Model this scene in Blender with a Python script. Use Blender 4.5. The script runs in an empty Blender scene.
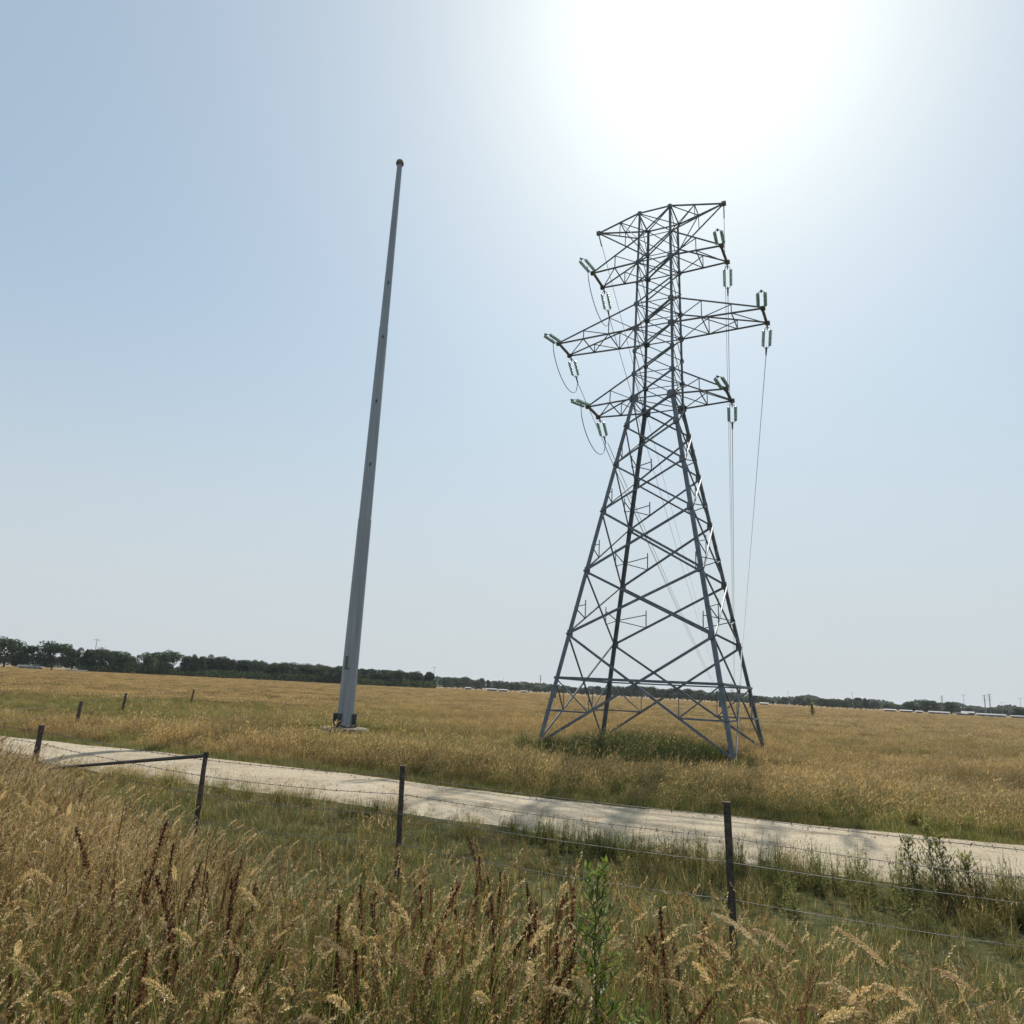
import bpy, math, random
import numpy as np
from mathutils import Vector, Matrix, Quaternion
R = math.radians
random.seed(7); rng = np.random.default_rng(7)
C = bpy.context.scene.collection
sc = bpy.context.scene

# ------------------------------------------------------------------ camera
EYE = Vector((0, 0, 2.2)); FPX = 736.36; PITCH = R(13.532); ROLL = R(2.892)
fw = Vector((0, math.cos(PITCH), math.sin(PITCH))); u0 = Vector((0, -math.sin(PITCH), math.cos(PITCH))); r0 = Vector((1, 0, 0))
cr = r0 * math.cos(ROLL) + u0 * math.sin(ROLL); cu = -r0 * math.sin(ROLL) + u0 * math.cos(ROLL)
cam = bpy.data.cameras.new('camera'); camo = bpy.data.objects.new('camera', cam); C.objects.link(camo)
m = Matrix((cr, cu, -fw)).transposed().to_4x4(); m.translation = EYE; camo.matrix_world = m
cam.sensor_width = 36; cam.lens = FPX / 1024 * 36; cam.clip_start = 0.05; cam.clip_end = 12000
sc.camera = camo
def ray(x, y):
    return (fw * FPX + cr * (x - 512) + cu * (512 - y)).normalized()
def az(x, y=None):                       # azimuth of a picture column near the horizon
    d = ray(x, 690 + (x - 512) * .0508 if y is None else y); return math.atan2(d.x, d.y)
def polar(x, dist):
    a = az(x); return Vector((math.sin(a) * dist, math.cos(a) * dist, 0))

# ------------------------------------------------------------------ render / world / sun
sc.view_settings.view_transform = 'Standard'; sc.view_settings.look = 'None'
sc.view_settings.gamma = 1; sc.view_settings.exposure = 0.0
sc.cycles.max_bounces = 8; sc.cycles.diffuse_bounces = 3; sc.cycles.transmission_bounces = 4
sc.cycles.transparent_max_bounces = 6; sc.cycles.volume_bounces = 0
sc.cycles.sample_clamp_indirect = 4
SUN_EL, SUN_AZ = R(48.6), R(15.7)        # azimuth to the right of +Y
w = bpy.data.worlds.new('World'); sc.world = w; w.use_nodes = True
nt = w.node_tree; bg = nt.nodes['Background']
sky = nt.nodes.new('ShaderNodeTexSky'); sky.sky_type = 'NISHITA'; sky.sun_disc = False
sky.sun_elevation = SUN_EL; sky.sun_rotation = SUN_AZ
sky.altitude = 150; sky.air_density = 1.0; sky.dust_density = 1.35; sky.ozone_density = 1.0
# hazy summer air: the clear sky model with its contrast softened and a pale band of haze low down
def wn(t, **k):
    q = nt.nodes.new(t)
    for a_, b_ in k.items(): setattr(q, a_, b_)
    return q
sc1 = wn('ShaderNodeVectorMath', operation='SCALE'); sc1.inputs[3].default_value = .1; nt.links.new(sky.outputs[0], sc1.inputs[0])
gm = wn('ShaderNodeGamma'); gm.inputs[1].default_value = .7; nt.links.new(sc1.outputs[0], gm.inputs[0])
mu = wn('ShaderNodeVectorMath', operation='MULTIPLY_ADD'); mu.inputs[1].default_value = (6.75, 7.35, 6.9); mu.inputs[2].default_value = (1.7, 2.1, 2.6); nt.links.new(gm.outputs[0], mu.inputs[0])
tcw = wn('ShaderNodeTexCoord'); sp = wn('ShaderNodeSeparateXYZ'); nt.links.new(tcw.outputs['Generated'], sp.inputs[0])
el = wn('ShaderNodeMapRange', interpolation_type='SMOOTHSTEP'); el.inputs[1].default_value = -.02; el.inputs[2].default_value = .50; el.inputs[3].default_value = .95; el.inputs[4].default_value = 0; nt.links.new(sp.outputs[2], el.inputs[0])
mxw = wn('ShaderNodeMix', data_type='RGBA'); nt.links.new(el.outputs[0], mxw.inputs[0]); nt.links.new(mu.outputs[0], mxw.inputs[6]); mxw.inputs[7].default_value = (6.0, 6.5, 6.85, 1)
nt.links.new(mxw.outputs[2], bg.inputs[0]); bg.inputs[1].default_value = 0.1
sd = bpy.data.lights.new('sun', 'SUN'); sd.energy = 4.8; sd.angle = R(0.53); sd.color = (1, .94, .83)
so = bpy.data.objects.new('sun', sd); C.objects.link(so)
sdir = Vector((math.cos(SUN_EL) * math.sin(SUN_AZ), math.cos(SUN_EL) * math.cos(SUN_AZ), math.sin(SUN_EL)))
so.rotation_euler = sdir.to_track_quat('Z', 'Y').to_euler()

# ------------------------------------------------------------------ materials
def newmat(name):
    mt = bpy.data.materials.new(name); mt.use_nodes = True
    n = mt.node_tree.nodes; return mt, n, mt.node_tree.links, n['Principled BSDF']
def ramp(n, stops):
    r = n.new('ShaderNodeValToRGB'); e = r.color_ramp.elements
    while len(e) < len(stops): e.new(.5)
    for k, (p, c) in enumerate(stops): e[k].position = p; e[k].color = (*c, 1)
    return r
def noisy(name, c1, c2, scale=5, rough=.8, metal=0, bump=.2, coord='Object', detail=6, spec=.3):
    mt, n, l, b = newmat(name)
    tc = n.new('ShaderNodeTexCoord'); no = n.new('ShaderNodeTexNoise'); no.inputs['Scale'].default_value = scale; no.inputs['Detail'].default_value = detail
    l.new(tc.outputs[coord], no.inputs['Vector'])
    r = ramp(n, [(.3, c1), (.7, c2)]); l.new(no.outputs['Fac'], r.inputs[0]); l.new(r.outputs[0], b.inputs['Base Color'])
    b.inputs['Roughness'].default_value = rough; b.inputs['Metallic'].default_value = metal; b.inputs['Specular IOR Level'].default_value = spec
    if bump:
        bp = n.new('ShaderNodeBump'); bp.inputs['Strength'].default_value = bump; bp.inputs['Distance'].default_value = .02
        l.new(no.outputs['Fac'], bp.inputs['Height']); l.new(bp.outputs[0], b.inputs['Normal'])
    return mt
M = {}
M['steel'] = noisy('galvanised_steel', (.115, .13, .145), (.20, .22, .24), 3, .6, .3, .1)
M['steel_arm'] = noisy('weathered_steel', (.125, .125, .125), (.20, .20, .20), 3, .6, .3, .1)
M['pole'] = noisy('pole_steel', (.25, .27, .29), (.35, .37, .39), 1.6, .5, .35, .05)
M['rustcap'] = noisy('dull_brown_metal', (.12, .10, .09), (.22, .18, .16), 4, .8, .2, .1)
M['mark'] = noisy('stained_plate', (.14, .13, .12), (.22, .21, .20), 8, .8, .1, .1)
M['concrete'] = noisy('concrete', (.11, .09, .07), (.25, .215, .175), 5, .9, 0, .4)
M['darksteel'] = noisy('dark_steel', (.05, .06, .07), (.11, .12, .13), 5, .6, .4, .1)
M['postwood'] = noisy('weathered_post', (.04, .032, .027), (.15, .12, .10), 18, .9, 0, .6)
M['poststeel'] = noisy('painted_picket', (.035, .033, .032), (.13, .105, .085), 24, .75, .1, .3)
M['wire'] = noisy('fence_wire', (.08, .075, .07), (.25, .23, .21), 8, .6, .6, 0)
M['cable'] = noisy('conductor', (.16, .17, .18), (.26, .27, .28), 3, .5, .6, 0)
M['white'] = noisy('white_sheet', (.10, .105, .11), (.155, .155, .16), 1, .5, .1, .05)
M['greywall'] = noisy('grey_cladding', (.25, .26, .28), (.36, .37, .38), 1, .8, 0, .05)
M['bark'] = noisy('bark', (.05, .04, .03), (.12, .10, .08), 6, .95, 0, .6)
M['stem'] = noisy('green_stem', (.05, .08, .025), (.10, .13, .05), 10, .8, 0, .1)
def glassmat():
    mt, n, l, b = newmat('green_glass_insulator')
    b.inputs['Base Color'].default_value = (.26, .42, .36, 1); b.inputs['Roughness'].default_value = .4
    b.inputs['Transmission Weight'].default_value = .35
    return mt
M['glass'] = glassmat()

def leafmat(name, dry, green, trans=.45, gl=.25, attr=True, rough=.5):
    """thin plant tissue: dry/green colour chosen per clump ('green') and per blade ('tint')"""
    mt = bpy.data.materials.new(name); mt.use_nodes = True; n = mt.node_tree.nodes; l = mt.node_tree.links; n.clear()
    out = n.new('ShaderNodeOutputMaterial')
    tint = n.new('ShaderNodeAttribute'); tint.attribute_name = 'tint'
    rd = ramp(n, [(k / (len(dry) - 1), c) for k, c in enumerate(dry)]); l.new(tint.outputs['Fac'], rd.inputs[0])
    col = rd.outputs[0]
    if green:
        rg = ramp(n, [(k / (len(green) - 1), c) for k, c in enumerate(green)]); l.new(tint.outputs['Fac'], rg.inputs[0])
        g = n.new('ShaderNodeAttribute'); g.attribute_name = 'green'; g.attribute_type = 'INSTANCER' if attr else 'GEOMETRY'
        sel = n.new('ShaderNodeAttribute'); sel.attribute_name = 'sel'
        a = n.new('ShaderNodeMath'); a.operation = 'SUBTRACT'; l.new(g.outputs['Fac'], a.inputs[0]); l.new(sel.outputs['Fac'], a.inputs[1])
        b_ = n.new('ShaderNodeMath'); b_.operation = 'MULTIPLY_ADD'; b_.use_clamp = True; l.new(a.outputs[0], b_.inputs[0]); b_.inputs[1].default_value = 3; b_.inputs[2].default_value = .5
        mx = n.new('ShaderNodeMix'); mx.data_type = 'RGBA'; l.new(b_.outputs[0], mx.inputs[0]); l.new(rd.outputs[0], mx.inputs[6]); l.new(rg.outputs[0], mx.inputs[7])
        col = mx.outputs[2]
    oi = n.new('ShaderNodeObjectInfo'); hs = n.new('ShaderNodeHueSaturation'); l.new(col, hs.inputs['Color'])
    mr = n.new('ShaderNodeMapRange'); mr.inputs[3].default_value = .75; mr.inputs[4].default_value = 1.25; l.new(oi.outputs['Random'], mr.inputs[0]); 
    ln = n.new('ShaderNodeTexNoise'); ln.inputs['Scale'].default_value = .16; ln.inputs['Detail'].default_value = 4; l.new(oi.outputs['Location'], ln.inputs['Vector'])
    lr = n.new('ShaderNodeMapRange'); lr.inputs[1].default_value = .35; lr.inputs[2].default_value = .65; lr.inputs[3].default_value = .78; lr.inputs[4].default_value = 1.26; l.new(ln.outputs['Fac'], lr.inputs[0])
    mv = n.new('ShaderNodeMath'); mv.operation = 'MULTIPLY'; l.new(mr.outputs[0], mv.inputs[0]); l.new(lr.outputs[0], mv.inputs[1]); l.new(mv.outputs[0], hs.inputs['Value'])
    d = n.new('ShaderNodeBsdfDiffuse'); t = n.new('ShaderNodeBsdfTranslucent'); l.new(hs.outputs[0], d.inputs[0]); l.new(hs.outputs[0], t.inputs[0])
    m1 = n.new('ShaderNodeMixShader'); m1.inputs[0].default_value = trans; l.new(d.outputs[0], m1.inputs[1]); l.new(t.outputs[0], m1.inputs[2])
    gs = n.new('ShaderNodeBsdfGlossy'); gs.inputs['Roughness'].default_value = rough; gs.inputs[0].default_value = (1, 1, 1, 1)
    m2 = n.new('ShaderNodeMixShader'); m2.inputs[0].default_value = gl * .12; l.new(m1.outputs[0], m2.inputs[1]); l.new(gs.outputs[0], m2.inputs[2])
    l.new(m2.outputs[0], out.inputs[0]); return mt
DRY = [(.072, .043, .014), (.185, .112, .04), (.37, .245, .092), (.66, .51, .26)]
GRN = [(.055, .074, .013), (.135, .16, .033), (.26, .27, .078)]
M['blade'] = leafmat('grass_blade', DRY, GRN)
M['plume'] = leafmat('seed_plume', [(.27, .175, .06), (.45, .31, .12), (.68, .52, .26)], None, .45)
M['fluff'] = leafmat('pale_plume', [(.42, .30, .15), (.60, .46, .27), (.78, .64, .42)], None, .5)
M['rust'] = leafmat('rusty_seed_spike', [(.08, .032, .017), (.155, .064, .032), (.25, .115, .055)], None, .35, .1)
M['greenleaf'] = leafmat('fresh_leaf', [(.065, .11, .02), (.13, .20, .035), (.24, .30, .06)], None, .5)
M['weed'] = leafmat('weed_leaf', [(.085, .10, .025), (.19, .20, .055), (.33, .29, .11)], None, .5, .08)
M['crown'] = leafmat('tree_leaf', [(.016, .032, .010), (.036, .060, .018), (.075, .102, .034)], None, .25, .2)

# ------------------------------------------------------------------ mesh builder
class MB:
    def __init__(s): s.v = []; s.f = []; s.m = []; s.t = []; s.s = []
    def add(s, vs, fs, mi=0, tint=.5, sel=.5):
        o = len(s.v); s.v.extend(vs); s.f.extend([tuple(i + o for i in f) for f in fs]); s.m.extend([mi] * len(fs))
        s.t.extend([tint] * len(vs)); s.s.extend([sel] * len(vs))
    def box(s, c, d, rot=None, mi=0):
        x, y, z = d[0] / 2, d[1] / 2, d[2] / 2
        vs = [Vector(p) for p in ((-x, -y, -z), (x, -y, -z), (x, y, -z), (-x, y, -z), (-x, -y, z), (x, -y, z), (x, y, z), (-x, y, z))]
        if rot is not None: vs = [rot @ v for v in vs]
        s.add([v + Vector(c) for v in vs], [(0, 3, 2, 1), (4, 5, 6, 7), (0, 1, 5, 4), (1, 2, 6, 5), (2, 3, 7, 6), (3, 0, 4, 7)], mi)
    def frame(s, a, b, hint=(0, 0, 1)):
        d = (b - a).normalized(); h = Vector(hint)
        if abs(d.dot(h)) > .97: h = Vector((1, 0, 0))
        x = d.cross(h).normalized(); return d, x, x.cross(d).normalized()
    def bar(s, a, b, w, h=None, hint=(0, 0, 1), mi=0):
        a, b = Vector(a), Vector(b); h = w if h is None else h; d, x, y = s.frame(a, b, hint)
        q = [(-.5, -.5), (.5, -.5), (.5, .5), (-.5, .5)]
        s.add([p + x * (i * w) + y * (j * h) for p in (a, b) for i, j in q], [(0, 1, 2, 3)[::-1], (4, 5, 6, 7), (0, 1, 5, 4), (1, 2, 6, 5), (2, 3, 7, 6), (3, 0, 4, 7)], mi)
    def angle(s, a, b, w, t, dx, dy, mi=0):
        """steel angle (L section): corner along a-b, flanges towards dx and dy"""
        a, b = Vector(a), Vector(b); dx, dy = Vector(dx).normalized(), Vector(dy).normalized()
        pf = [(0, 0), (w, 0), (w, t), (t, t), (t, w), (0, w)]
        vs = [p + dx * i + dy * j for p in (a, b) for i, j in pf]
        s.add(vs, [(i, (i + 1) % 6, (i + 1) % 6 + 6, i + 6) for i in range(6)] + [(0, 5, 4, 3), (0, 3, 2, 1), (6, 7, 8, 9), (6, 9, 10, 11)], mi)
    def tube(s, pts, rad, n=6, mi=0, cap=True):
        pts = [Vector(p) for p in pts]; o = len(s.v); k = len(pts); rs = rad if isinstance(rad, (list, tuple)) else [rad] * k
        vs = []
        for i, p in enumerate(pts):
            a = pts[max(i - 1, 0)]; b = pts[min(i + 1, k - 1)]; d, x, y = s.frame(a, b, (.13, .2, 1) if abs((b - a).normalized().z) < .9 else (1, 0, 0))
            for j in range(n):
                t = 2 * math.pi * j / n; vs.append(p + (x * math.cos(t) + y * math.sin(t)) * rs[i])
        fs = [(i * n + j, i * n + (j + 1) % n, (i + 1) * n + (j + 1) % n, (i + 1) * n + j) for i in range(k - 1) for j in range(n)]
        if cap: fs += [tuple(range(n))[::-1], tuple((k - 1) * n + j for j in range(n))]
        s.add(vs, fs, mi)
    def lathe(s, a, b, prof, n=10, mi=0):
        """prof: (t along a-b in metres, radius)"""
        a, b = Vector(a), Vector(b); d, x, y = s.frame(a, b)
        vs = [a + d * t + (x * math.cos(2 * math.pi * j / n) + y * math.sin(2 * math.pi * j / n)) * r for t, r in prof for j in range(n)]
        k = len(prof)
        s.add(vs, [(i * n + j, i * n + (j + 1) % n, (i + 1) * n + (j + 1) % n, (i + 1) * n + j) for i in range(k - 1) for j in range(n)] + [tuple(range(n))[::-1], tuple((k - 1) * n + j for j in range(n))], mi)
    def ribbon(s, pts, ws, side, mi=0, tint=.5, sel=.5):
        vs = []; k = len(pts)
        for p, w in zip(pts, ws): vs += [p - side * w * .5, p + side * w * .5]
        s.add(vs, [(2 * i, 2 * i + 1, 2 * i + 3, 2 * i + 2) for i in range(k - 1)], mi, tint, sel)
    def build(s, name, mats, parent=None, link=True, smooth=False, attrs=False):
        me = bpy.data.meshes.new(name); me.from_pydata([tuple(v) for v in s.v], [], s.f)
        for mt in (mats if isinstance(mats, (list, tuple)) else [mats]): me.materials.append(mt)
        me.polygons.foreach_set('material_index', s.m)
        if smooth: me.polygons.foreach_set('use_smooth', [True] * len(s.f))
        if attrs:
            a = me.attributes.new('tint', 'FLOAT', 'POINT'); a.data.foreach_set('value', s.t)
            a = me.attributes.new('sel', 'FLOAT', 'POINT'); a.data.foreach_set('value', s.s)
        me.update(); o = bpy.data.objects.new(name, me)
        if link: C.objects.link(o)
        if parent is not None: o.parent = parent
        return o
def tag(o, label=None, cat=None, group=None, kind=None):
    if label: o['label'] = label
    if cat: o['category'] = cat
    if group: o['group'] = group
    if kind: o['kind'] = kind
    return o
def empty(name, loc, rz=0):
    o = bpy.data.objects.new(name, None); C.objects.link(o); o.location = loc; o.rotation_euler = (0, 0, rz); o.empty_display_size = .2; return o
def copy_tree(o, parent=None):
    c = o.copy(); C.objects.link(c)
    if parent is not None: c.parent = parent
    for ch in list(o.children): copy_tree(ch, c)
    return c

# ------------------------------------------------------------------ layout lines (metres; camera at the origin looking +Y)
FAR = np.array([(-400, 232), (-60, 46), (-30, 31), (-19, 25.6), (-15.2, 24), (-11.9, 22.7), (-8.7, 21.5), (-5.0, 19.75), (-2.3, 18.35), (.3, 16.8), (2.1, 16.15), (3.9, 15.65), (5.4, 15.1), (6.9, 14.6), (8.8, 13.9), (14, 11.9), (30, 5.6), (120, -30)])
NEAR = np.array([(-400, 226), (-60, 41), (-30, 27), (-16, 21.2), (-12, 18.9), (-8.7, 17.2), (-6, 15.95), (-3.8, 14.95), (-1.7, 13.9), (.3, 12.75), (1.6, 12.0), (3, 11.25), (4.2, 10.65), (5.4, 10.15), (6.7, 9.65), (12, 7.5), (30, 1), (120, -36)])
yfar = lambda x: np.interp(x, FAR[:, 0], FAR[:, 1]); ynear = lambda x: np.interp(x, NEAR[:, 0], NEAR[:, 1])
BAND = np.array([(-20, 20.4), (-12, 15.6), (-7.2, 12.3), (-5, 9.8), (-3.2, 7.7), (-1.9, 6.6), (-.8, 6.0), (.3, 5.6), (1.3, 5.2), (2.3, 4.9), (4, 4.3), (8, 3.4), (20, 1)])
yband = lambda x: np.interp(x, BAND[:, 0], BAND[:, 1])

_P = rng.random((256, 256))
def vnoise(x, y, s):
    x = np.asarray(x) / s + 1000.; y = np.asarray(y) / s + 1000.; i = np.floor(x).astype(int); j = np.floor(y).astype(int); u = x - i; v = y - j
    u = u * u * (3 - 2 * u); v = v * v * (3 - 2 * v); g = lambda a, b: _P[a % 256, b % 256]
    return (g(i, j) * (1 - u) + g(i + 1, j) * u) * (1 - v) + (g(i, j + 1) * (1 - u) + g(i + 1, j + 1) * u) * v
def fnoise(x, y, s): return (vnoise(x, y, s) + .5 * vnoise(x, y, s / 2.1) + .25 * vnoise(x, y, s / 4.3)) / 1.75

# ------------------------------------------------------------------ ground sheet
def groundmat():
    mt, n, l, b = newmat('field_ground')
    tc = n.new('ShaderNodeTexCoord')
    def nz(s, d=6):
        k = n.new('ShaderNodeTexNoise'); k.inputs['Scale'].default_value = s; k.inputs['Detail'].default_value = d; l.new(tc.outputs['Object'], k.inputs['Vector']); return k
    big, mid, fine = nz(.012, 4), nz(.25, 6), nz(6, 8)
    straw = ramp(n, [(.3, (.15, .095, .042)), (.5, (.25, .17, .08)), (.72, (.34, .25, .13))]); l.new(mid.outputs['Fac'], straw.inputs[0])
    soil = ramp(n, [(.35, (.055, .06, .025)), (.6, (.10, .10, .045)), (.75, (.17, .14, .08))]); l.new(fine.outputs['Fac'], soil.inputs[0])
    sx = n.new('ShaderNodeSeparateXYZ'); l.new(tc.outputs['Object'], sx.inputs[0])
    mr = n.new('ShaderNodeMapRange'); mr.inputs[1].default_value = 24; mr.inputs[2].default_value = 70; l.new(sx.outputs[1], mr.inputs[0])
    mx = n.new('ShaderNodeMix'); mx.data_type = 'RGBA'; l.new(mr.outputs[0], mx.inputs[0]); l.new(soil.outputs[0], mx.inputs[6]); l.new(straw.outputs[0], mx.inputs[7])
    hs = n.new('ShaderNodeHueSaturation'); m2 = n.new('ShaderNodeMapRange'); m2.inputs[1].default_value = .35; m2.inputs[2].default_value = .65; m2.inputs[3].default_value = .8; m2.inputs[4].default_value = 1.2
    l.new(big.outputs['Fac'], m2.inputs[0]); l.new(m2.outputs[0], hs.inputs['Value']); l.new(mx.outputs[2], hs.inputs['Color']); l.new(hs.outputs[0], b.inputs['Base Color'])
    b.inputs['Roughness'].default_value = 1; b.inputs['Specular IOR Level'].default_value = .05
    bp = n.new('ShaderNodeBump'); bp.inputs['Strength'].default_value = .8; bp.inputs['Distance'].default_value = .15; l.new(fine.outputs['Fac'], bp.inputs['Height']); l.new(bp.outputs[0], b.inputs['Normal'])
    return mt
g = MB(); N = 96; rr = [0, 5, 15, 40, 100, 300, 800, 1800, 3600]
g.v = [Vector((0, 0, 0))] + [Vector((r_ * math.cos(2 * math.pi * j / N), r_ * math.sin(2 * math.pi * j / N), 0)) for r_ in rr[1:] for j in range(N)]
g.f = [(0, 1 + j, 1 + (j + 1) % N) for j in range(N)] + [(1 + i * N + j, 1 + (i + 1) * N + j, 1 + (i + 1) * N + (j + 1) % N, 1 + i * N + (j + 1) % N) for i in range(len(rr) - 2) for j in range(N)]
g.m = [0] * len(g.f)
tag(g.build('ground', groundmat()), 'flat dry grassland running out to the horizon', 'ground', kind='structure')

def roadmat():
    mt, n, l, b = newmat('chalky_gravel')
    tc = n.new('ShaderNodeTexCoord')
    def nz(s, d=6, dist=0):
        k = n.new('ShaderNodeTexNoise'); k.inputs['Scale'].default_value = s; k.inputs['Detail'].default_value = d; l.new(tc.outputs['Object'], k.inputs['Vector']); return k
    a, f_, p = nz(.5, 5), nz(45, 3), nz(3.5, 8)
    vo = n.new('ShaderNodeTexVoronoi'); vo.inputs['Scale'].default_value = 28; l.new(tc.outputs['Object'], vo.inputs['Vector'])
    r1 = ramp(n, [(.3, (.39, .325, .235)), (.55, (.475, .405, .30)), (.75, (.53, .46, .355))]); l.new(a.outputs['Fac'], r1.inputs[0])
    r2 = ramp(n, [(.25, (.55, .53, .5)), (.5, (.95, .95, .95)), (.8, (1.15, 1.15, 1.15))]); l.new(f_.outputs['Fac'], r2.inputs[0])
    r3 = ramp(n, [(.33, (.78, .74, .68)), (.46, (1, 1, 1))]); l.new(p.outputs['Fac'], r3.inputs[0])
    r4 = ramp(n, [(0, (.72, .7, .68)), (.5, (1, 1, 1))]); l.new(vo.outputs['Color'], r4.inputs[0])
    prev = r1.outputs[0]
    for r_ in (r2, r3, r4):
        mx = n.new('ShaderNodeMix'); mx.data_type = 'RGBA'; mx.blend_type = 'MULTIPLY'; mx.inputs[0].default_value = 1; l.new(prev, mx.inputs[6]); l.new(r_.outputs[0], mx.inputs[7]); prev = mx.outputs[2]
    l.new(prev, b.inputs['Base Color']); b.inputs['Roughness'].default_value = .95; b.inputs['Specular IOR Level'].default_value = .1
    ad = n.new('ShaderNodeMath'); ad.operation = 'MULTIPLY_ADD'; ad.inputs[1].default_value = .5; l.new(f_.outputs['Fac'], ad.inputs[0]); l.new(vo.outputs['Distance'], ad.inputs[2])
    bp = n.new('ShaderNodeBump'); bp.inputs['Strength'].default_value = .7; bp.inputs['Distance'].default_value = .02; l.new(ad.outputs[0], bp.inputs['Height']); l.new(bp.outputs[0], b.inputs['Normal'])
    return mt
rd = MB(); xs = np.concatenate([np.arange(-380, -40, 8), np.arange(-40, 30, .25), np.arange(30, 110, 6)]); K = 16
for x in xs:
    y0, y1 = float(ynear(x)), float(yfar(x)); y0 += (float(fnoise(x, 3, 1.3)) - .5) * .5; y1 += (float(fnoise(x, 90, 1.3)) - .5) * .5
    for k in range(K + 1):
        t = k / K; rut = -.035 * (math.exp(-((t - .27) / .07) ** 2) + math.exp(-((t - .73) / .07) ** 2))
        z = .004 + .11 * min(1, 4 * t, 4 * (1 - t)) + rut + .012 * (float(vnoise(x, t * 9, .6)) - .5) * min(1, 8 * t, 8 * (1 - t))
        rd.v.append(Vector((x, y0 + (y1 - y0) * t, max(z, .004))))
rd.f = [(i * (K + 1) + k, (i + 1) * (K + 1) + k, (i + 1) * (K + 1) + k + 1, i * (K + 1) + k + 1) for i in range(len(xs) - 1) for k in range(K)]
rd.m = [0] * len(rd.f)
tag(rd.build('gravel_road', roadmat(), smooth=True), 'pale chalky gravel track crossing between fence and field', 'road', kind='structure')

# ------------------------------------------------------------------ lattice tower
TX, TY, TH = 6.5407, 32.016, R(-26.847)
ZW, ZT = 15.418, 25.205
def tw(z):
    return 3.762 + (.971 - 3.762) * (z - .35) / (ZW - .35) if z <= ZW else .971 + (.796 - .971) * (z - ZW) / (ZT - ZW)
tower = empty('lattice_tower', (TX, TY, 0), TH)
tag(tower, 'tall grey lattice steel transmission tower standing in the dry field', 'pylon')
CN = {'A': (-1, -1), 'B': (-1, 1), 'C': (1, -1), 'D': (1, 1)}
def cn(k, z): s, t = CN[k]; return Vector((s * tw(z), t * tw(z), z))
LV = [0, 4.539, 7.233, 9.920, 12.119, 14.030, ZW]
MV = [ZW, 16.654, 17.82, 18.973, 20.256, 21.35, 22.495, 23.805, ZT]
for k, (s, t) in CN.items():
    l_ = MB(); l_.angle(cn(k, -.4), cn(k, ZW), .17, .03, (-s, 0, 0), (0, -t, 0))
    for z in LV[1:-1]: l_.box(cn(k, z) + Vector((-s * .12, -t * .012, 0)), (.24, .03, .34))
    l_.box(cn(k, 2.2) + Vector((-s * .1, t * .02, 0)), (.24, .03, .5))
    l_.build('leg', M['steel'], tower)
    l_ = MB(); l_.angle(cn(k, ZW), cn(k, ZT), .105, .02, (-s, 0, 0), (0, -t, 0)); l_.build('mast_post', M['steel'], tower)
    for z, q in ((ZW, .42), (18.973, .3), (22.495, .26), (ZT, .2), (20.256, .26), (17.82, .2), (16.654, .24)):
        p = MB(); c = cn(k, z); a, b = q * .5, q * .5
        o8 = [(-a, -b * .55), (-a * .55, -b), (a * .55, -b), (a, -b * .55), (a, b * .55), (a * .55, b), (-a * .55, b), (-a, b * .55)]
        for ax in (0, 1):      # an eight-sided plate on each of the two faces that meet here
            vs = []
            for off in (.012, .03):
                for (u_, v_) in o8: vs.append(c + (Vector((u_ - s * a * .5, t * off, v_)) if ax == 0 else Vector((s * off, u_ - t * a * .5, v_))))
            p.add(vs, [tuple(range(8)), tuple(range(8, 16))[::-1]] + [(i, (i + 1) % 8, 8 + (i + 1) % 8, 8 + i) for i in range(8)])
        p.build('gusset_plate', M['steel'], tower)
FACES = [('A', 'C', (0, -1, 0)), ('B', 'D', (0, 1, 0)), ('A', 'B', (-1, 0, 0)), ('C', 'D', (1, 0, 0))]
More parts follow.
